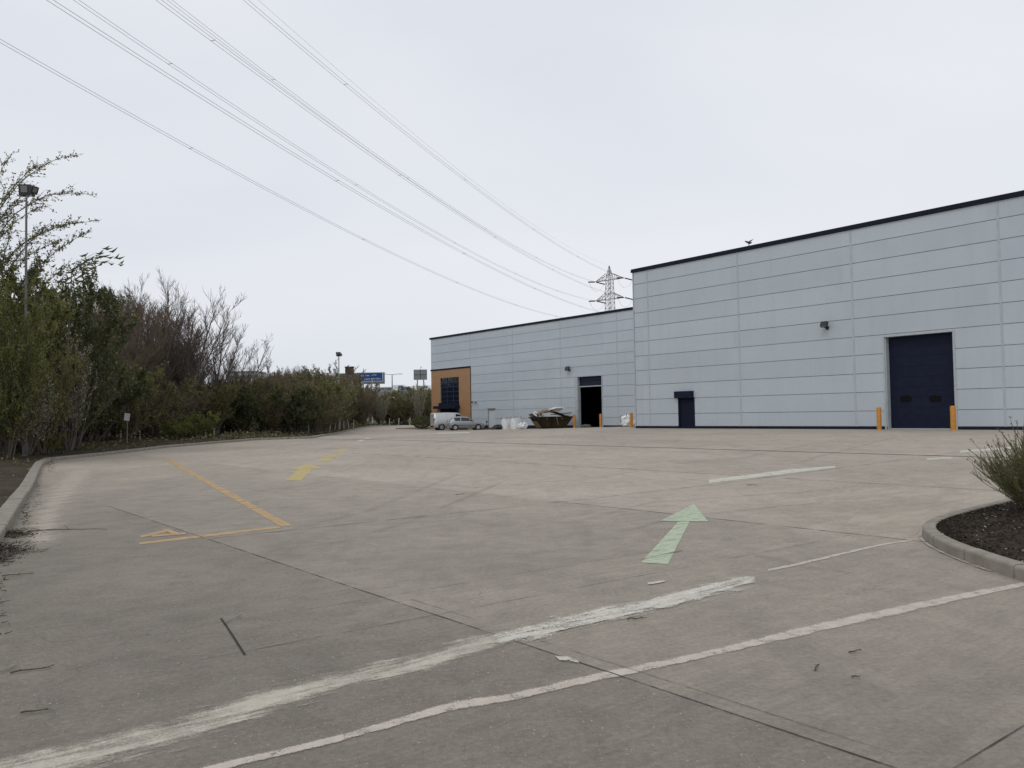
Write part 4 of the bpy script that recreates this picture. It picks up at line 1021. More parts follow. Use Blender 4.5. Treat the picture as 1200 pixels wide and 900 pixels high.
# ------------------------------------------------------------------ far background
def lamp_T(px, ytop, ybot, Y, label, arm=3.2):
    p = at(px, ytop, Y); zb = 8.5; e = empty('motorway_lamp', (p.x, Y, zb), 0, label, 'street lamp'); h = p.z - zb
    c = MB(); c.tube([(0, 0, 0), (0, 0, h)], [.22, .14], 8); c.build('column', M_GALV, e)
    for sg in (-1, 1):
        c = MB(); c.tube([(0, 0, h - .1), (sg * arm * .5, 0, h + .1), (sg * arm, 0, h + .12)], [.09, .07, .12], 6); c.build('lamp_arm', M_GALV, e)
YB = 250
# elevated motorway: deck, parapets, piers
a, b = at(380, 455, YB + 26), at(760, 457, YB - 8); dv = (b - a); dv.z = 0; Lm = dv.length; rz = math.atan2(dv.y, dv.x)
zd = 9.6; br = empty('motorway_bridge', (a.x, a.y, 0), rz, 'elevated motorway with rusty grey parapet rails far behind the hedge', 'bridge')
m_ = MB(); m_.bb(-40, Lm, 0, 16, zd - 1.4, zd); m_.build('deck', M_BRIDGE, br)
m_ = MB(); m_.bb(-40, Lm, -.12, .12, zd, zd + .35); m_.bb(-40, Lm, -.05, .05, zd + 1.35, zd + 1.5); m_.bb(-40, Lm, -.04, .04, zd + .85, zd + .95)
for i in range(int((Lm + 40) / 2.4)): m_.bb(-40 + i * 2.4, -40 + i * 2.4 + .14, -.06, .06, zd + .35, zd + 1.35)
m_.build('parapet', M_GALV, br)
for i in range(int(Lm / 18) + 2):
    m_ = MB(); m_.bb(-20 + i * 18, -18.6 + i * 18, 1, 15, 0, zd - 1.4); m_.build('pier', M_BRIDGE, br)
def on_deck(px, off=6.0):
    r = ray(px, 450); # intersect with the deck's centre line
    ca, sa = math.cos(rz), math.sin(rz); nrm = Vector((-sa, ca)); dist = (Vector((a.x, a.y)) - Vector((0, 0))).dot(nrm) + off
    k = dist / (r.x * nrm.x + r.y * nrm.y); return Vector((r.x * k, r.y * k, zd))
# traffic on the motorway, glimpsed over the parapet
for px, L_, h_, mt, lb in ((449, 4.3, 1.5, M_SILVER, 'leftmost pale car on the motorway bridge'), (457, 4.4, 1.5, M_GREYB, 'dark grey car just right of the first one on the bridge'),
                       (470, 6.0, 2.3, M_WPL, 'white van in the middle of the motorway bridge'), (477, 4.3, 1.5, M_BLACK, 'black car behind the white van on the bridge'), (498, 5.2, 1.9, M_WPL, 'small white van on the bridge near the warehouse corner')):
    p = on_deck(px); e = empty('motorway_vehicle', p, rz, lb, 'van' if 'van' in lb else 'car', 'vehicles on the motorway bridge')
    m_ = MB(); pr = [(-L_ / 2, .35), (L_ / 2, .35), (L_ / 2, h_ * .5), (L_ * .36, h_ * .58), (L_ * .2, h_), (-L_ * .42, h_), (-L_ / 2, h_ * .62)]
    n = len(pr); m_.add([(x, -.85, z) for x, z in pr] + [(x, .85, z) for x, z in pr], [tuple(range(n)), tuple(reversed(range(n, 2 * n)))] + [((i + 1) % n, i, n + i, n + (i + 1) % n) for i in range(n)]); m_.build('body', mt, e)
    m_ = MB(); m_.bb(-L_ * .1, L_ * .2, -.87, -.852, h_ * .6, h_ * .88); m_.build('window', M_GLASS, e)
    for wx in (-L_ * .3, L_ * .3):
        m_ = MB(); m_.tube([(wx, -.9, .33), (wx, .9, .33)], .33, 12); m_.build('wheel', M_BLACK, e)
# signs
def sign(px0, px1, py0, py1, Y, label, face, bottom=8.5, rz=0.0, posts=2, rim=M_SGREY):
    A_, B_ = at(px0, py0, Y), at(px1, py1, Y); w = B_.x - A_.x; h = A_.z - B_.z; cx = (A_.x + B_.x) / 2
    e = empty('road_sign', (cx, Y, bottom), rz, label, 'road sign')
    m_ = MB(); m_.bb(-w / 2, w / 2, -.08, .08, B_.z - bottom, A_.z - bottom); pn = m_.build('panel', face, e)
    for k in range(posts):
        x = -w / 2 + w * (k + .5) / posts if posts > 1 else 0
        m_ = MB(); m_.bb(x - .15, x + .15, .09, .35, 0, A_.z - bottom - .2); m_.build('post', M_GALV, e)
    return e, pn, w, B_.z - bottom, A_.z - bottom
e, pn, w, z0, z1 = sign(418, 448.2, 437.2, 446.2, 236, 'blue motorway direction sign above the hedge with unreadable white lettering', M_BLUE)
m_ = MB(); m_.bb(-w / 2 - .12, w / 2 + .12, -.10, -.082, z1 - .02, z1 + .14); m_.bb(-w / 2, w / 2 + .12, -.10, -.082, z0 - .14, z0 + .02); m_.bb(w / 2 - .02, w / 2 + .14, -.10, -.082, z0 + .02, z1 - .02); m_.build('border', M_SWH, pn)
rg = random.Random(9); m_ = MB(); H_ = z1 - z0
for (x0, x1, zc) in ((-.44, -.18, .66), (-.15, -.02, .66), (.08, .13, .70), (.16, .26, .74), (-.2, .02, .24), (.06, .22, .26), (.25, .42, .26)):
    x = x0 * w
    while x < x1 * w: lw = rg.uniform(.10, .20); m_.bb(x, x + lw, -.10, -.082, z0 + H_ * (zc - .07), z0 + H_ * (zc + rg.uniform(.03, .12))); x += lw + .07
m_.build('lettering', M_SWH, pn)
sign(424, 451, 436.6, 449.8, 240, 'large grey sign back showing around the blue sign', M_SGREY)
e, pn, w, z0, z1 = sign(485.2, 500, 433.2, 445, 235, 'square grey back of a sign on two posts above the parapet', M_SGREY)
m_ = MB(); m_.bb(-w / 2, w / 2, -.14, -.082, (z0 + z1) / 2 - .05, (z0 + z1) / 2 + .05); m_.bb(-.06, .06, -.16, -.142, z0, z1); m_.bb(-w / 2 - .1, -w / 2 - .002, -.1, .1, z0, z1); m_.bb(w / 2 + .002, w / 2 + .1, -.1, .1, z0, z1); m_.build('stiffening_rail', M_FLOOD, pn)
m_ = MB(); m_.tube([(.1, 0, z1), (.1, 0, z1 + .6)], .06, 6); m_.box((.25, 0, z1 + .68), (.5, .15, .15)); m_.build('camera_mast', M_GALV, e)
lamp_T(459.5, 438.8, 450, 262, 'thin twin-armed motorway lamp between the two signs')

def house(loc, rz, L_, Wd, he, hr, label, wallm, chim=None, wins=True):
    e = empty('house', loc, rz, label, 'house'); m_ = MB(); m_.bb(-L_ / 2, L_ / 2, -Wd / 2, Wd / 2, 0, he); m_.build('wall', wallm, e)
    m_ = MB(); o_ = .3; m_.add([(-L_ / 2 - o_, -Wd / 2 - o_, he), (L_ / 2 + o_, -Wd / 2 - o_, he), (L_ / 2 + o_, Wd / 2 + o_, he), (-L_ / 2 - o_, Wd / 2 + o_, he), (-L_ / 2 - o_, 0, hr), (L_ / 2 + o_, 0, hr)],
                [(0, 1, 5, 4), (2, 3, 4, 5), (0, 4, 3), (1, 2, 5), (0, 3, 2, 1)]); r_ = m_.build('roof', M_ROOF, e)
    if chim is not None: m_ = MB(); m_.bb(chim - .9, chim + .9, -.5, .5, hr - 1.2, hr + 1.3); m_.bb(chim - 1.0, chim + 1.0, -.6, .6, hr + 1.3, hr + 1.5); m_.build('chimney', M_BRICK, r_)
    if wins:
        for x in np.arange(-L_ / 2 + 2, L_ / 2 - 1, 3.2):
            for z in (1.2, 4.0):
                w_ = MB(); w_.bb(x - .6, x + .6, -Wd / 2 - .03, -Wd / 2 - .002, z, z + 1.2); w_.build('window', M_GLASS, e)
    return e
h0 = at(408, 437.5, 185); house((h0.x, 185, 0), .05, 4.6, 8, h0.z - 1.6, h0.z, 'brown brick house with dark roof and wide chimney left of the blue sign', M_BRICK, chim=.3)
h0 = at(291, 437, 290); f_ = empty('office_block', (h0.x, 290, 0), 0, 'pale flat-roofed block glimpsed over the trees at left', 'building')
m_ = MB(); m_.bb(-5.5, 4.6, -5, 5, 0, h0.z); m_.build('wall', M_RENDER, f_); m_ = MB(); m_.bb(-5.7, 4.8, -5.2, 5.2, h0.z, h0.z + .35); m_.build('roof', M_SGREY, f_)
for z in (h0.z - 1.4, h0.z - 4.6): m_ = MB(); m_.bb(-5.0, 4.1, -5.04, -5.002, z - .9, z + .3); m_.build('window', mat('grey_glazing', (.12, .13, .14), .3), f_)
m_ = MB(); m_.tube([(-5.2, -4, h0.z), (-5.2, -4, h0.z + 3.4)], .12, 6); m_.build('mast', M_GALV, f_)
#VEG
# ------------------------------------------------------------------ vegetation
def rnd_unit(rg):
    z = rg.uniform(-1, 1); a = rg.uniform(0, 2 * math.pi); r = math.sqrt(1 - z * z); return Vector((r * math.cos(a), r * math.sin(a), z))
def leaf(mb, p, s, rg, mi, asp=.55, d=None):
    a = rnd_unit(rg) if d is None else (d + rnd_unit(rg) * .8).normalized(); b = a.cross(rnd_unit(rg))
    if b.length < 1e-3: b = a.orthogonal()
    b.normalize(); a = a * s; b = b * (s * asp * .5); n = a.cross(b).normalized() * (s * .12)
    k = len(mb.v); mid = p + a * .5
    mb.v.append(tuple(p)); mb.v.append(tuple(mid + b + n)); mb.v.append(tuple(p + a)); mb.v.append(tuple(mid - b + n))
    mb.f.append((k, k + 1, k + 2, k + 3)); mb.m.append(mi)
def path(p, d, L, segs, rg, wob=.15, up=.0, drp=0.0):
    pts = [p.copy()]; d = d.normalized()
    for i in range(segs):
        d = (d + rnd_unit(rg) * wob + Vector((0, 0, up - drp * (i / segs)))).normalized(); p = p + d * (L / segs); pts.append(p.copy())
    return pts
def along(pts, f):
    x = f * (len(pts) - 1); i = min(int(x), len(pts) - 2); return pts[i].lerp(pts[i + 1], x - i), (pts[i + 1] - pts[i]).normalized()

def plant(name, seed, H, spread, stems, b1, b2, leaves, lsize, mats, leafmix, base_r=.09, up=.10, fork=.25, clear=.15, twig_r=.012, upright=0.6, cloud=0, b3=0, tw_len=1.0):
    """trunk + crown (twigs and leaves). mats=[trunk, twig, leafA, leafB...]; leafmix = weights of leaf slots"""
    rg = random.Random(seed); tr = MB(); cr_ = MB(); wsum = sum(leafmix)
    def pick():
        x = rg.random() * wsum
        for i, w in enumerate(leafmix):
            x -= w
            if x <= 0: return i + 1
        return 1
    for s in range(stems):
        a = 2 * math.pi * (s + rg.random() * .7) / stems; out_ = Vector((math.cos(a), math.sin(a), 0)); r0_ = base_r * rg.uniform(.7, 1.1)
        start = out_ * rg.uniform(.05, .25) * (1 if stems > 1 else 0); dr = (out_ * spread * rg.uniform(.3, 1.0) / H * 1.4 + Vector((0, 0, 1))).normalized()
        Ls = H * rg.uniform(.82, 1.0); sp = path(start, dr, Ls, 9, rg, .09, up * .6)
        tr.tube(sp, [r0_ * (1 - .88 * i / 9) for i in range(10)], 6)
        n1 = b1 + rg.randrange(3)
        for i in range(n1):
            f = clear + (1 - clear) * (i + rg.random()) / n1; p, t = along(sp, min(f, .985)); q = (rnd_unit(rg) * (1 - upright * .4)); q.z = abs(q.z) * .6 if upright > .3 else q.z * .5
            d1 = (t * (fork + upright * .55) + q).normalized(); L1 = (H * .34) * (1.15 - f * .75) * rg.uniform(.6, 1.2) * tw_len
            p1 = path(p, d1, L1, 5, rg, .16, up); r1 = r0_ * (1 - .85 * f) * .5 + twig_r * .6
            cr_.tube(p1, [max(twig_r * .8, r1 * (1 - .75 * k / 5)) for k in range(6)], 4, 0, caps=False)
            for j in range(b2):
                g = .12 + .88 * (j + rg.random()) / b2; pp, tt = along(p1, min(g, .99)); d2 = (tt * .9 + rnd_unit(rg) * .75 + Vector((0, 0, upright * .35))).normalized()
                L2 = L1 * .48 * rg.uniform(.5, 1.2); p2 = path(pp, d2, L2, 3, rg, .2, up)
                cr_.tube(p2, [twig_r, twig_r * .85, twig_r * .7, twig_r * .4], 3, 0, caps=False)
                for m3 in range(b3):
                    p4, t4 = along(p2, rg.uniform(.2, .98)); p5 = path(p4, (t4 + rnd_unit(rg) * .7 + Vector((0, 0, upright * .3))), L2 * rg.uniform(.3, .7), 2, rg, .2, up)
                    cr_.tube(p5, [twig_r * .7, twig_r * .6, twig_r * .35], 3, 0, caps=False)
                    for _ in range(leaves // 3): leaf(cr_, along(p5, rg.random())[0], lsize * rg.uniform(.6, 1.3), rg, pick())
                for _ in range(leaves):
                    lp = along(p2, rg.random())[0] + rnd_unit(rg) * (cloud * rg.random()); leaf(cr_, lp, lsize * rg.uniform(.6, 1.3), rg, pick())
    tr.v = tr.v or [(0, 0, 0)]
    return tr.build(name + '_trunk', mats[0], link=False).data, cr_.build(name + '_crown', mats[1:], link=False).data

PROTO = {}
PH = {}
def proto(key, **kw):
    PROTO[key] = plant(key, **kw); me = PROTO[key][1]; co = np.empty(len(me.vertices) * 3, dtype=np.float32); me.vertices.foreach_get('co', co)
    PH[key] = float(np.percentile(co[2::3], 99.3))
T = [M_BARK, M_TWIG]
proto('bare_a', seed=1, H=10, spread=4.2, stems=5, b1=13, b2=9, b3=4, leaves=0, lsize=.05, mats=[M_BARK, M_TWIG], leafmix=[1], base_r=.13, twig_r=.013, upright=.8, clear=.2)
proto('bare_b', seed=2, H=10, spread=2.4, stems=6, b1=17, b2=9, b3=4, leaves=0, lsize=.05, mats=[M_BARK, M_TWIGR], leafmix=[1], base_r=.10, twig_r=.013, upright=1.1, clear=.15)
proto('bare_c', seed=3, H=10, spread=5.5, stems=4, b1=11, b2=8, b3=4, leaves=1, lsize=.07, mats=[M_BARK, M_TWIG, M_BROWN], leafmix=[1], base_r=.15, twig_r=.013, upright=.6, clear=.25)
proto('olive', seed=4, H=5, spread=2.2, stems=9, b1=11, b2=6, b3=2, leaves=13, lsize=.12, mats=[M_BARK, M_TWIG, M_LEAF, M_BROWN], leafmix=[.75, .25], base_r=.05, twig_r=.010, upright=.7, clear=.05, cloud=.10)
proto('brown', seed=5, H=5, spread=2.2, stems=10, b1=12, b2=7, b3=4, leaves=5, lsize=.09, mats=[M_BARK, M_TWIGR, M_BROWN, M_LEAF], leafmix=[.6, .4], base_r=.05, twig_r=.010, upright=.9, clear=.05)
proto('dark', seed=6, H=5, spread=2.0, stems=8, b1=12, b2=8, b3=2, leaves=20, lsize=.13, mats=[M_BARK, M_TWIG, M_LEAFD, M_LEAF], leafmix=[.85, .15], base_r=.05, twig_r=.010, upright=.6, clear=.02, cloud=.14)
proto('mixed', seed=7, H=5, spread=2.3, stems=9, b1=11, b2=7, b3=3, leaves=9, lsize=.11, mats=[M_BARK, M_TWIGR, M_LEAF, M_LEAFD, M_BROWN], leafmix=[.4, .25, .35], base_r=.05, twig_r=.010, upright=.8, clear=.04, cloud=.06)
proto('blossom', seed=8, H=5, spread=1.9, stems=8, b1=10, b2=6, b3=3, leaves=8, lsize=.10, mats=[M_BARK, M_TWIG, M_WHITE, M_LEAF, M_BROWN], leafmix=[.34, .36, .30], base_r=.05, twig_r=.010, upright=.8, clear=.08)
proto('bright', seed=9, H=2, spread=1.6, stems=10, b1=7, b2=5, b3=0, leaves=16, lsize=.10, mats=[M_BARK, M_TWIG, M_LEAFB, M_LEAF], leafmix=[.6, .4], base_r=.025, twig_r=.006, upright=.4, clear=.02, cloud=.08)
proto('nearleaf', seed=10, H=8, spread=3.2, stems=9, b1=15, b2=9, b3=2, leaves=22, lsize=.12, mats=[M_BARK, M_TWIG, M_LEAF, M_LEAFB, M_LEAFD], leafmix=[.55, .28, .17], base_r=.07, twig_r=.009, upright=.6, clear=.03, cloud=.16)
proto('neardark', seed=12, H=7, spread=2.4, stems=7, b1=13, b2=8, b3=2, leaves=18, lsize=.14, mats=[M_BARK, M_TWIG, M_LEAFD, M_LEAF], leafmix=[.85, .15], base_r=.06, twig_r=.009, upright=.5, clear=.05, cloud=.14)

def put(key, name, x, y, H0, H, label, cat, group=None, rz=0, wid=None, z=None):
    tr, cr_ = PROTO[key]; s = H / PH[key]; w = s if wid is None else wid
    e = empty(name, (x, y, z if z is not None else max(gz(x, y), 0) + .3), rz, label, cat, group); e.scale = (w, w, s)
    for nm, me in (('trunk', tr), ('crown', cr_)):
        o = bpy.data.objects.new(nm, me); COL.objects.link(o); o.parent = e
    return e

rg = random.Random(21)
put('nearleaf', 'leafy_tree', -22.2, 36.2, 8, 7.6, 'rounded leafy tree between the lamp column and the dark tree', 'tree', rz=5.1, wid=1.15)
put('olive', 'leafy_tree', -24.6, 40.5, 5, 6.6, 'olive tree filling in behind the dark leafy tree', 'tree', rz=1.1, wid=1.4)
put('olive', 'leafy_tree', -19.9, 35.2, 5, 4.4, 'bushy olive tree at the foot of the lamp column', 'tree', rz=3.1, wid=.8)
put('mixed', 'leafy_tree', -24.2, 47.0, 5, 5.6, 'brown and green tree under the first bare trees', 'tree', rz=2.1, wid=1.3)
# big leafy growth at the left edge, behind the lamp column and in front of it
put('nearleaf', 'leafy_tree', -23.6, 33.0, 8, 8.6, 'tall olive green leafy tree at the left edge of the photo', 'tree', rz=.4)
put('nearleaf', 'leafy_tree', -19.2, 31.6, 8, 6.3, 'leafy green tree in front of the tall lamp column', 'tree', rz=2.2, wid=.62)
put('neardark', 'leafy_tree', -21.2, 40.0, 7, 8.6, 'dark leafy tree just right of the tall lamp column', 'tree', rz=1.2, wid=1.0)
put('nearleaf', 'leafy_tree', -27.5, 38.0, 8, 9.6, 'tall leafy tree standing behind the other leafy trees at far left', 'tree', rz=3.4)
put('olive', 'leafy_tree', -23.4, 43.5, 5, 6.0, 'rounded olive green tree where the leafy growth meets bare trees', 'tree', rz=5.0, wid=1.15)
put('blossom', 'blossom_shrub', -19.6, 33.6, 5, 3.0, 'white speckled blossom shrub low at the left edge by the kerb', 'shrub', rz=.2, wid=.62)
put('blossom', 'blossom_shrub', -19.9, 37.2, 5, 5.0, 'taller blossom shrub under the leafy trees left of the bare trees', 'shrub', rz=2.0, wid=.7)
put('dark', 'evergreen_shrub', -20.0, 30.4, 5, 2.3, 'low dark shrub on the verge at the left edge', 'shrub', rz=1.0, wid=.55)
# arching stems with sparse small leaves reaching over the lamp column
tr = MB(); crn = MB(); rg2 = random.Random(77)
root = at(-45, 520, 36.5); root.z = .3; Yd = 36.5
arcs = [((-60, 420), (-20, 230), (30, 185), (98, 181)), ((-60, 420), (-30, 260), (20, 200), (50, 192)), ((-55, 430), (-10, 235), (40, 214), (115, 231)), ((-55, 430), (-10, 290), (40, 262), (120, 258)), ((-50, 440), (0, 310), (40, 255), (95, 262)),
        ((-50, 440), (10, 330), (60, 292), (107, 271)), ((-60, 430), (-40, 260), (-10, 215), (15, 178)), ((-55, 430), (-30, 300), (10, 250), (60, 240)), ((-50, 440), (-10, 350), (20, 290), (70, 285)), ((-50, 440), (20, 350), (50, 320), (70, 276)), ((-60, 420), (-40, 300), (-15, 260), (30, 232)),
        ((-60, 400), (-45, 280), (-30, 230), (-5, 205)), ((-55, 430), (-20, 330), (20, 285), (60, 262)), ((-50, 440), (-20, 380), (5, 300), (18, 255)), ((-45, 450), (0, 370), (35, 320), (48, 300)), ((-60, 410), (-30, 290), (0, 245), (45, 215)),
        ((-50, 450), (20, 380), (70, 330), (118, 300)), ((-50, 450), (10, 360), (50, 330), (90, 305))]
for i, A_ in enumerate(arcs):
    q = [at(p[0], p[1], Yd + rg2.uniform(-1.2, 1.2)) for p in A_]; pts = []
    for k in range(15):
        f = k / 14; c = [(1 - f) ** 3, 3 * f * (1 - f) ** 2, 3 * f * f * (1 - f), f ** 3]; pts.append(q[0] * c[0] + q[1] * c[1] + q[2] * c[2] + q[3] * c[3] + rnd_unit(rg2) * .04)
    tr.tube([root, root.lerp(pts[0], .5) + rnd_unit(rg2) * .2, pts[0]], [.10, .07, .045], 6)
    crn.tube(pts, [.040 * (1 - .86 * k / 14) for k in range(15)], 5, 0, caps=False)
    for k in range(64):
        f = .12 + .84 * rg2.random(); p, t = along(pts, f); d = (t * .8 + rnd_unit(rg2) * .7 + Vector((0, 0, .12))).normalized(); L_ = rg2.uniform(.25, 1.5) * (1.15 - f * .85)
        tw = path(p, d, L_, 4, rg2, .18, -.02); crn.tube(tw, [.009, .008, .007, .005, .003], 3, 0, caps=False)
        for _ in range(int(3 + L_ * 9)):
            lp = along(tw, rg2.random())[0]; leaf(crn, lp + rnd_unit(rg2) * .03, rg2.uniform(.06, .13), rg2, 1 if rg2.random() < .6 else 2, .65)
    for k in range(45): lp, _ = along(pts, .25 + .75 * rg2.random()); leaf(crn, lp + rnd_unit(rg2) * .07, rg2.uniform(.05, .11), rg2, 1 if rg2.random() < .5 else 2, .6)
e = empty('arching_tree', root, 0, 'sparse tree whose long thin leafy branches arch over the lamp column', 'tree')
for nm, b_, mm in (('trunk', tr, [M_BARK]), ('crown', crn, [M_TWIG, M_LEAF, M_LEAFD])):
    o = b_.build(nm, mm); o.data.transform(Matrix.Translation(-root)); o.parent = e
# curved dark willow-like leaves below them
tr = MB(); crn = MB(); r3 = at(62, 515, 36); r3.z = .3; tip0 = at(84, 318, 36); tr.tube([r3, r3.lerp(tip0, .5) + Vector((.2, 0, 0)), tip0], [.05, .035, .02], 6)
for px, py_ in ((98, 302), (110, 297), (121, 296), (92, 312), (112, 306), (133, 307), (85, 322), (104, 318), (70, 330), (90, 335), (95, 345), (62, 318)):
    p = at(px, py_, 36 + rg2.uniform(-.5, .5)); crn.tube([tip0, tip0.lerp(p, .5) + Vector((0, 0, .12)), p], [.014, .010, .006], 4, 0, caps=False)
    for _ in range(5):
        c = p + rnd_unit(rg2) * .22; dd_ = Vector((1, 0, rg2.uniform(-.2, .9))).normalized() * rg2.uniform(.25, .55); n_ = Vector((0, .02, 0)); w_ = dd_.cross(Vector((0, 1, 0))).normalized() * .045
        k = len(crn.v); bow = Vector((0, 0, -.06)); crn.v += [tuple(c), tuple(c + dd_ * .5 + w_ + bow), tuple(c + dd_), tuple(c + dd_ * .5 - w_ + bow + n_)]; crn.f.append((k, k + 1, k + 2, k + 3)); crn.m.append(1)
e = empty('willow_sapling', r3, 0, 'sapling with long curved dark leaves standing out against the sky', 'tree')
for nm, b_, mm in (('trunk', tr, [M_BARK]), ('crown', crn, [M_TWIG, M_LEAFD])):
    o = b_.build(nm, mm); o.data.transform(Matrix.Translation(-r3)); o.parent = e

# bare trees behind the verge
bare = [('bare_b', 118, 338, 50, 'slim upright bare tree nearest to the leafy growth', 1.0, 1.1), ('bare_b', 148, 342, 55, 'bushy upright bare tree, second of the tall bare ones from the left', 2.0, 1.2),
        ('bare_a', 168, 326, 57, 'tallest bare tree in the middle of the bare group', .5, 1.0), ('bare_c', 206, 332, 60, 'wide bare tree with forked limbs spreading to the right', 3.9, 1.0),
        ('bare_a', 238, 362, 63, 'bare tree with pale crooked limbs right of the wide one', 4.4, .95), ('bare_c', 262, 388, 66, 'lower spreading bare tree at the right of the bare group', 1.2, .85), ('bare_b', 182, 352, 66, 'dense bare tree standing behind the tallest bare tree', 5.0, 1.3), ('bare_b', 222, 385, 72, 'bare tree farther back behind the crooked limbs', .2, 1.2),
        ('bare_b', 134, 352, 60, 'twiggy upright bare tree in the gap between the first two', 3.3, 1.4), ('bare_b', 202, 362, 64, 'twiggy upright bare tree behind the wide forked one', 1.3, 1.4), ('bare_a', 122, 345, 62, 'bare tree with pale limbs behind the slim upright one', 2.2, 1.1), ('bare_b', 92, 350, 56, 'bare tree partly hidden behind the dark leafy tree', 2.6, 1.1), ('bare_a', 284, 412, 74, 'thin bare tree before the pale flat-roofed block', 2.9, .8)]
for key, px, ty, Y, lb, rz_, wd in bare:
    p = at(px, ty, Y); put(key, 'bare_tree', p.x, Y, 10, p.z - .3, lb, 'tree', 'bare trees behind the verge', rz=rz_, wid=wd * .95)
# farther skyline trees
for key, H0, px, ty, Y, lb, rz_, wd in (('brown', 5, 387, 428, 118, 'round brown twiggy tree left of the slim lamp column', .3, 1.9), ('brown', 5, 400, 441, 125, 'brown twiggy tree hiding the house roof', 2.3, 1.9), ('bare_b', 10, 357, 436, 112, 'bare twiggy tree poking over the hedge left of the lamp column', 1.0, .7),
                                ('dark', 5, 318, 442, 100, 'small dark conifer-like tree poking above the hedge', 1.4, .75), ('bare_b', 10, 338, 440, 92, 'spiky bare tree right of the small dark tree', 2.2, .6), ('brown', 5, 425, 449, 132, 'brown twiggy tree below the blue sign', 4.0, 1.7)):
    p = at(px, ty, Y); put(key, 'skyline_tree', p.x, Y, H0, p.z - .3, lb, 'tree', rz=rz_, wid=wd)

# the hedge: shrubs in a double row following the kerb
HG = 'tangled shrubs of the boundary hedge'
def hedge(x, y, H, key, lb, wd=None):
    H0 = {'nearleaf': 8, 'neardark': 7, 'bright': 2}.get(key, 5)
    return put(key, 'hedge_shrub', x + rg.uniform(-.3, .3), y + rg.uniform(-.4, .4), H0, H * rg.uniform(.92, 1.08), lb, 'shrub', HG, rz=rg.uniform(0, 6.28), wid=(wd or H / H0 * 1.30) * rg.uniform(.95, 1.15))
kinds = {'olive': 'olive leafed shrub', 'brown': 'brown twiggy shrub', 'dark': 'dark evergreen shrub', 'mixed': 'green and brown mixed shrub', 'blossom': 'white flecked blossom shrub'}
front = []
seqn = ['mixed', 'olive', 'mixed', 'dark', 'olive', 'mixed', 'brown', 'olive', 'dark', 'mixed', 'dark', 'olive', 'brown', 'olive', 'mixed', 'olive', 'brown', 'mixed', 'blossom', 'mixed', 'olive', 'brown', 'mixed', 'olive', 'mixed', 'brown', 'olive', 'mixed', 'olive', 'mixed']
# front row positions: along x=-24.5 from y=38 to 60, swinging to the bay corner, then on beside the exit road
P_ = [(-22.0, 37.5), (-23.8, 41), (-24.6, 44.5), (-24.4, 48), (-24.2, 51.5), (-23.8, 55), (-23.4, 58.5), (-22.6, 62), (-21.8, 65.3), (-19.8, 66.6), (-17.8, 67.0), (-16.4, 69.2), (-17.0, 73), (-17.8, 77), (-18.6, 81), (-19.2, 85), (-19.8, 89.5), (-20.6, 94), (-21.4, 99), (-22.4, 104), (-23.2, 110), (-24.2, 117), (-25.2, 124), (-26.2, 131), (-27.2, 138), (-28.2, 146)]
hs_list = [4.0, 4.4, 4.4, 4.6, 4.6, 4.4, 4.2, 4.0, 3.8, 3.8, 3.8, 4.0, 4.3, 4.6, 4.8, 5.0, 5.4, 5.5, 5.7, 5.9, 6.0, 6.2, 6.4, 6.6, 6.8, 7.0]
where = ['behind the left kerb corner', 'behind the first tree stake', 'between the first two tree stakes', 'above the white sign plate', 'at the second tree stake', 'right of the second tree stake', 'left of the yellow-green patch', 'behind the bright low bush', 'at the end of the bare trees', 'left of the bay corner', 'at the hedge corner in the bay', 'just past the hedge corner', 'above the first pale tubes', 'above the row of pale tubes', 'left of the slim lamp column', 'in front of the slim lamp column', 'right of the slim lamp column', 'left of the white blossom', 'over the far pale tubes', 'below the brown house', 'below the blue sign', 'right below the blue sign', 'beside the exit road', 'farther along the exit road', 'near the bend of the exit road', 'where the exit road bends away']
for i, (x, y) in enumerate(P_):
    k = seqn[i]; hedge(x, y, hs_list[i] * .96, k, kinds[k] + ' in the hedge ' + where[i])
    k2 = ['olive', 'brown', 'mixed', 'brown', 'mixed'][i % 5]
    hedge(x - 2.6, y + 1.2, hs_list[i] * 1.10, k2, kinds[k2] + ' in the second row ' + where[i])
    if i >= 5 and i % 2: put('bare_b', 'hedge_shrub', x - 3.6, y + .5, 10, hs_list[i] * 1.28, 'bare spiky shrub sticking up out of the hedge ' + where[i], 'shrub', HG, rz=i * 1.7, wid=.62)
    if i % 2 == 0: hedge(x - 5.6, y + 1.5, hs_list[i] * 1.12, 'brown', 'brown shrub at the back of the hedge ' + where[i])
# low growth at the feet of the hedge
for (x, y, h) in ((-20.3, 61.2, 1.5), (-21.4, 59.8, 1.7)): pass
put('bright', 'low_bush', -21.6, 57.0, 2, 1.75, 'bright yellow-green low bush at the foot of the hedge', 'bush', rz=.5, wid=1.2)
put('bright', 'low_bush', -21.9, 54.0, 2, 1.2, 'small yellow-green bush left of the brighter low bush', 'bush', rz=2.5, wid=.9)
put('bright', 'low_bush', -19.9, 35.6, 2, .8, 'small green clump behind the left kerb corner', 'bush', rz=1.5, wid=.6)
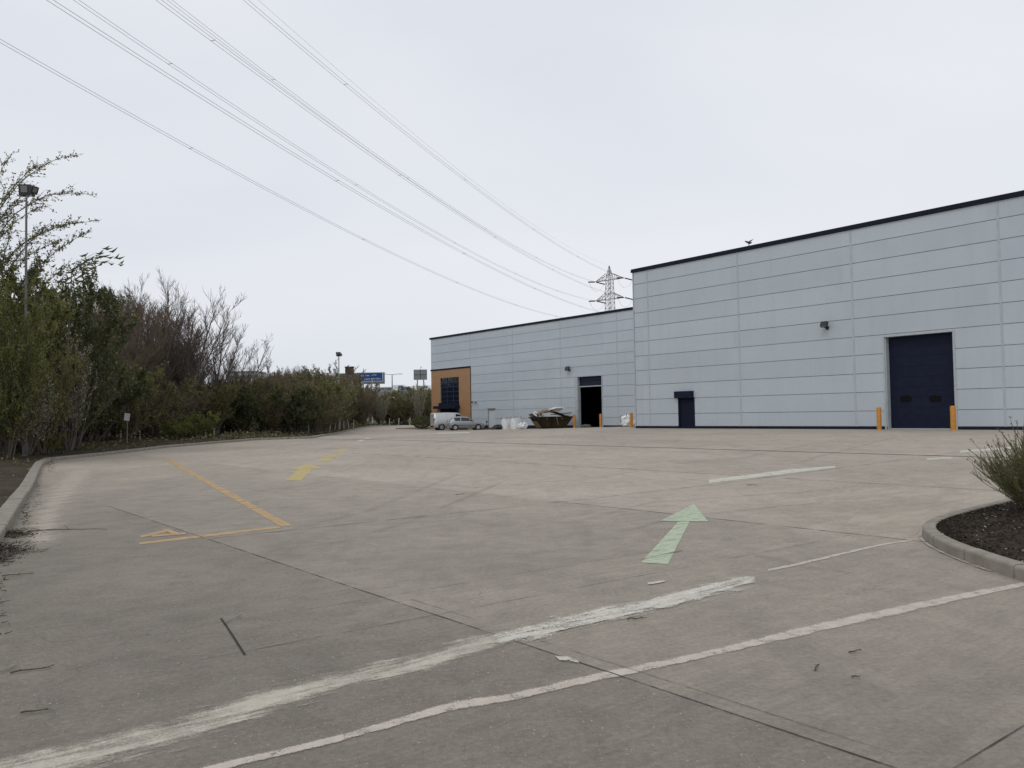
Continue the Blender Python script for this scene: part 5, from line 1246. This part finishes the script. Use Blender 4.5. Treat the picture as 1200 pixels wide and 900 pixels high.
# hedge closing the view at the end of the exit road
ex = ['right of the exit road bend', 'below the motorway lamp', 'left of the blossom tree', 'under the grey sign back', 'at the warehouse corner', 'behind the warehouse corner']
for i, (px, Y) in enumerate(((446, 150), (456, 150), (467, 148), (478, 147), (489, 146), (500, 145))):
    x = at(px, 480, Y).x; k = ['mixed', 'olive', 'mixed', 'olive', 'blossom', 'mixed'][i]
    hedge(x, Y, 5.0, k, kinds[k] + ' in the far hedge ' + ex[i], 1.25)
    hedge(x - 1, Y + 4, 5.9, 'olive' if i % 2 else 'mixed', 'olive green shrub at the back of the far hedge ' + ex[i], 1.35)
for i, x in enumerate((-8, -2, 5, 12)): hedge(x, 148, 6.0, 'mixed', ['mixed shrub hidden behind the far warehouse, first', 'mixed shrub hidden behind the far warehouse, next', 'mixed shrub behind the far warehouse, third', 'mixed shrub behind the far warehouse, last'][i], 1.3)
for px, ty, Y, lb in ((447, 464, 138, 'small white blossom tree right of the pale lamp column'), (491, 452, 142, 'larger white blossom tree left of the far warehouse corner'), (388, 476, 97, 'white blossom shrub beside the slim lamp column')):
    p = at(px, ty, Y); put('blossom', 'blossom_tree', p.x, Y, 5, p.z - .2, lb, 'tree', rz=px, wid=.75)
# far tree belt closing the horizon
mb = MB(); rg4 = random.Random(8)
for i in range(26000):
    a = rg4.random(); x = -150 + 330 * a; y = 168 + 26 * rg4.random() + .12 * abs(x); hmax = (4.0 if x > -38 else 7.5) + 1.6 * noise.noise(Vector((x * .09, y * .05, 0))) + 1.2 * noise.noise(Vector((x * .4, y * .1, 3)))
    leaf(mb, Vector((x, y, hmax * rg4.random() ** .6)), rg4.uniform(.6, 1.3), rg4, 0 if rg4.random() < .5 else 1, .7)
tag(mb.build('tree_belt', [M_LEAF, M_BROWN]), kind='stuff')

# round clipped bush and the planted strip by the vehicles
p = at(494.5, 500, 97.5); mb = MB(); rg5 = random.Random(2)
for _ in range(5200):
    u = rnd_unit(rg5); r_ = 1 + .10 * noise.noise(u * 2.5) - .12 * rg5.random(); leaf(mb, Vector((u.x * 1.25 * r_, u.y * 1.1 * r_, .78 + u.z * .72 * r_)), rg5.uniform(.07, .13), rg5, 0 if rg5.random() < .7 else 1)
e = empty('round_bush', (p.x, 97.5, .08), 0, 'round clipped dark green bush left of the silver van', 'bush'); mb.build('foliage', [M_LEAFD, M_LEAF], e)
m_ = MB(); m_.tube([(0, 0, 0), (0, 0, .9)], [.08, .05], 6); m_.build('stem', M_BARK, e)
ip = [st(S_L - 3.2, t) for t in (72, 76, 80, 84, 87, 89.5)] + [st(S_L - 2.6, 91), st(S_L - 1, 91.8), st(S_L + 3, 92)]
o = kerb(ip, w=.15, h=.12, side=-1).build('planting_kerb', M_KERB); tag(base_at(o, ip[0]), kind='structure')
m_ = MB(); q = [st(S_L - 3.06, 72), st(S_L - 3.06, 89.4), st(S_L - 2.5, 90.85), st(S_L - 1, 91.6), st(S_L + 3, 91.8), st(S_L + 3, 87), st(S_L - .08, 86.6), st(S_L - .08, 72)]
m_.prism([(v.x, v.y) for v in q], -.1, .10); tag(m_.build('planting_strip', M_VERGE), kind='structure')

# tree stakes, tubes and the small sign plate
def stake(px, yb, yt, lb, name='tree_stake', m=M_WOOD, r=.06, grp='timber stakes along the verge', Y=None):
    g = gp(px, yb) if Y is None else at(px, yb, Y); d = g.y; h = (at(px, yt, d).z) - .2; e = empty(name, (g.x, d, .22), 0, lb, 'stake' if 'stake' in name else 'tree tube', grp)
    m_ = MB(); m_.tube([(0, 0, -.1), (.02, 0, h)], [r, r * .92], 8); m_.build('post' if 'stake' in name else 'tube', m, e)
    if 'stake' in name: m_ = MB(); m_.tube([(-.0, -.0, h * .8), (.0, .0, h * .8 + .06)], r * 1.25, 8); m_.build('tie_band', M_BLACK, e)
    return e
for px, yb, yt, lb in ((35, 529, 512, 'short stake beside the left edge blossom shrub'), (92.5, 526.5, 507, 'pale thick stake standing nearest the kerb corner'), (141, 521, 505, 'dim stake between the two clear ones'), (163.5, 524, 509, 'pale stake right of the small white plate'),
                       (240.5, 517.5, 504, 'left stake of the pair right of the bright low bush'), (250.5, 516.5, 502, 'right stake of the pair right of the bright low bush')):
    stake(px, yb, yt, lb, r=.085 if px == 92.5 else .06, Y=45 if px < 130 else (50 if px < 200 else 57))
tb = [(295, 72), (300, 73), (318, 70), (334, 69), (342, 70), (352, 71), (362, 72), (367, 73.5), (372, 75), (379, 78), (386, 82), (392, 86), (397, 90), (403, 95), (409, 100), (414, 106)]
for i, (px, Y) in enumerate(tb):
    p = at(px, 500, Y); e = empty('tree_tube', (p.x, Y, .2), 0, 'slim pale tree tube in the row at the foot of the hedge', 'tree tube', 'pale tree tubes at the hedge foot')
    m_ = MB(); ln = rg.uniform(-.18, .25); h = rg.uniform(.8, 1.25); m_.tube([(0, 0, -.1), (ln, 0, h)], [.055, .055], 8); m_.build('tube', M_SHELTER, e)
for i, px in enumerate((446, 456, 467, 480)):
    p = at(px, 492, 141); e = empty('tree_tube', (p.x, 141, .1), 0, 'slim pale tree tube before the far hedge', 'tree tube', 'pale tree tubes before the far hedge')
    m_ = MB(); m_.tube([(0, 0, -.1), (.1, 0, 1.15)], .07, 8); m_.build('tube', M_SHELTER, e)
p = at(149, 500, 47); e = empty('small_sign', (p.x, 47, .3), 0, 'small white square plate on a thin stick before the hedge', 'sign')
m_ = MB(); m_.tube([(0, 0, -.1), (0, 0, 1.45)], .025, 6); m_.build('post', M_WOOD, e); m_ = MB(); m_.box((0, -.03, 1.5), (.30, .02, .42), 0, 0, Matrix.Rotation(.15, 3, 'Y')); m_.build('plate', M_WPL, e)

# shrub in the planter: many thin arching green stems
def broom(seed, n, H, W_, lean=None):
    rg = random.Random(seed); stm = MB(); lf = MB()
    for i in range(n):
        a = rg.uniform(0, 6.28); o_ = Vector((math.cos(a), math.sin(a), 0)); k = rg.random() ** .7; L_ = H * rg.uniform(.75, 1.15)
        p = o_ * rg.uniform(0, .22); d = (o_ * k * W_ + Vector((0, 0, 1 - k * .55))).normalized(); pts = path(p, d, L_, 9, rg, .07, .055)
        stm.tube(pts, [.009 * (1 - .7 * j / 9) for j in range(10)], 4, rg.randrange(2), caps=False)
        for j in range(9):
            f = .2 + .8 * rg.random(); q, t = along(pts, f); tw = path(q, (t + rnd_unit(rg) * .45 + Vector((0, 0, .15))), L_ * rg.uniform(.10, .32), 4, rg, .08, .05)
            stm.tube(tw, [.0042, .0038, .0032, .0026, .002], 3, rg.randrange(2), caps=False)
            for _ in range(7): leaf(lf, along(tw, rg.random())[0], rg.uniform(.010, .028), rg, 0 if rg.random() < .6 else 1, .5, t)
            if rg.random() < .25: leaf(lf, tw[-1], .03, rg, 2, .6); leaf(lf, tw[-1], .028, rg, 2, .6)
        for _ in range(16): leaf(lf, along(pts, .1 + .9 * rg.random())[0], rg.uniform(.012, .03), rg, 0 if rg.random() < .6 else 1, .5)
    return stm, lf
M_ST1 = mat('olive_green_stems', (.12, .12, .05), .8, var=.3); M_ST2 = mat('brown_stems', (.10, .078, .052), .8, var=.3)
for (x, y, n, H_, W_, sd, lb) in ((7.15, 10.95, 430, .92, 1.25, 1, 'wispy green broom shrub in the bark-covered planter'), (9.2, 12.3, 150, 1.15, 1.0, 2, 'second broom shrub behind the planter shrub, cut off by the frame'), (8.5, 10.6, 110, .8, 1.0, 3, 'low broom shrub in the planter at the right edge')):
    s1, l1 = broom(sd, n, H_, W_); z_ = gz(x, y) + .17; e = empty('broom_shrub', (x, y, z_), 0, lb, 'shrub')
    s1.build('stems', [M_ST1, M_ST2], e); l1.build('foliage', [M_LEAFB, M_LEAF, M_BROWN], e)

mb = MB(); rgv = random.Random(31)
for _ in range(15000):
    p = base[rgv.randrange(4, len(base) - 2)]; x, y = p.x - .1 - 6.5 * rgv.random() ** .8, p.y + rgv.uniform(-.6, .6); dd = float(np.hypot(pth[:, 0] - x, pth[:, 1] - y).min())
    if dd < .28 or noise.noise(Vector((x * .7, y * .7, 5))) < -.12 + .25 * rgv.random(): continue
    z = 0.118 + 0.10 * sst(dd / 2) + 0.30 * sst((dd - 1) / 6); sc_ = .6 + .03 * y
    leaf(mb, Vector((x, y, z + .02 + .22 * rgv.random() ** 3 * min(1, dd))), rgv.uniform(.05, .13) * sc_, rgv, 0 if rgv.random() < .3 else (1 if rgv.random() < .4 else 2))
tag(mb.build('ground_cover', [M_LEAF, M_LEAFD, M_BROWN]), kind='stuff')

# fallen twigs and leaf litter
def twig(px, py_, L_, rz, lb, seed, r=.006, clump=0):
    g = gp(px, py_); rg = random.Random(seed); m_ = MB(); d = Vector((math.cos(rz), math.sin(rz), 0)); p = Vector((0, 0, r + .004)); pts = [p]
    for i in range(6): p = p + (d + Vector((rg.uniform(-.3, .3), rg.uniform(-.3, .3), 0))).normalized() * L_ / 6; p.z = r + .004 + rg.uniform(0, .01); pts.append(p.copy())
    m_.tube(pts, [r * (1 - .6 * i / 6) for i in range(7)], 5)
    for i in range(3 + clump):
        q = pts[rg.randrange(1, 6)]; dd_ = Vector((rg.uniform(-1, 1), rg.uniform(-1, 1), .1)); m_.tube([q, q + dd_ * L_ * .15, q + dd_ * L_ * .25 + Vector((rg.uniform(-.03, .03), 0, 0))], [r * .5, r * .4, r * .2], 4)
    o = m_.build('twig', M_TWIG); o.location = g; return tag(o, lb, 'twig')
for i, (px, py_, L_, a, lb, c) in enumerate(((24, 837, .14, .1, 'dark twig on the concrete near the bottom left corner', 0), (735, 727, .16, 0, 'twig just below the white scrape', 0), (955, 787, .12, 1.0, 'curved twig right of the joint between the bands', 0), (995, 766, .10, .2, 'small dark twig above the curved one', 0),
                                   (998, 795, .05, 0, 'tiny dark twig below the other two on the right', 0), (32, 623.5, 1.15, .05, 'long straight stick lying out from the left kerb', 0), (2, 676, .3, .4, 'small twig bundle at the left edge below the litter', 5), (12, 790, .25, .5, 'curled twig at the left edge of the foreground', 2), (875, 569, .25, 0, 'small dark twig beyond the green arrow', 1), (534, 580, .18, .3, 'tiny twig in the middle of the open yard', 1))):
    twig(px, py_, L_, a, lb, i, clump=c, r=.009 if L_ > .4 else .006)
mb = MB(); rg6 = random.Random(5)
for cx_, cy_, n, sx, sy in ((18, 627, 420, 12, 2.5), (8, 645, 520, 16, 4), (2, 655, 240, 10, 4), (58, 543, 160, 4, 2), (30, 604, 120, 3, 9), (44, 570, 90, 3, 12), (60, 549, 60, 4, 3), (0, 700, 40, 6, 30)):
    for _ in range(n):
        g = gp(cx_ + rg6.gauss(0, sx), cy_ + rg6.gauss(0, sy)); p = g + Vector((0, 0, rg6.uniform(.004, .035) if n > 200 else .006)); s = rg6.uniform(.010, .032)
        if rg6.random() < .5: leaf(mb, p, s * 1.4, rg6, rg6.randrange(2))
        else:
            a = rg6.uniform(0, 6.28); q = p + Vector((math.cos(a) * s * 3, math.sin(a) * s * 3, rg6.uniform(0, .02))); mb.tube([p, q], [.004, .002], 3, 0, caps=False)
tag(mb.build('leaf_litter', [mat('dead_leaves', (.035, .026, .018), .9, var=.4, vscale=20), M_BROWN]), kind='stuff')
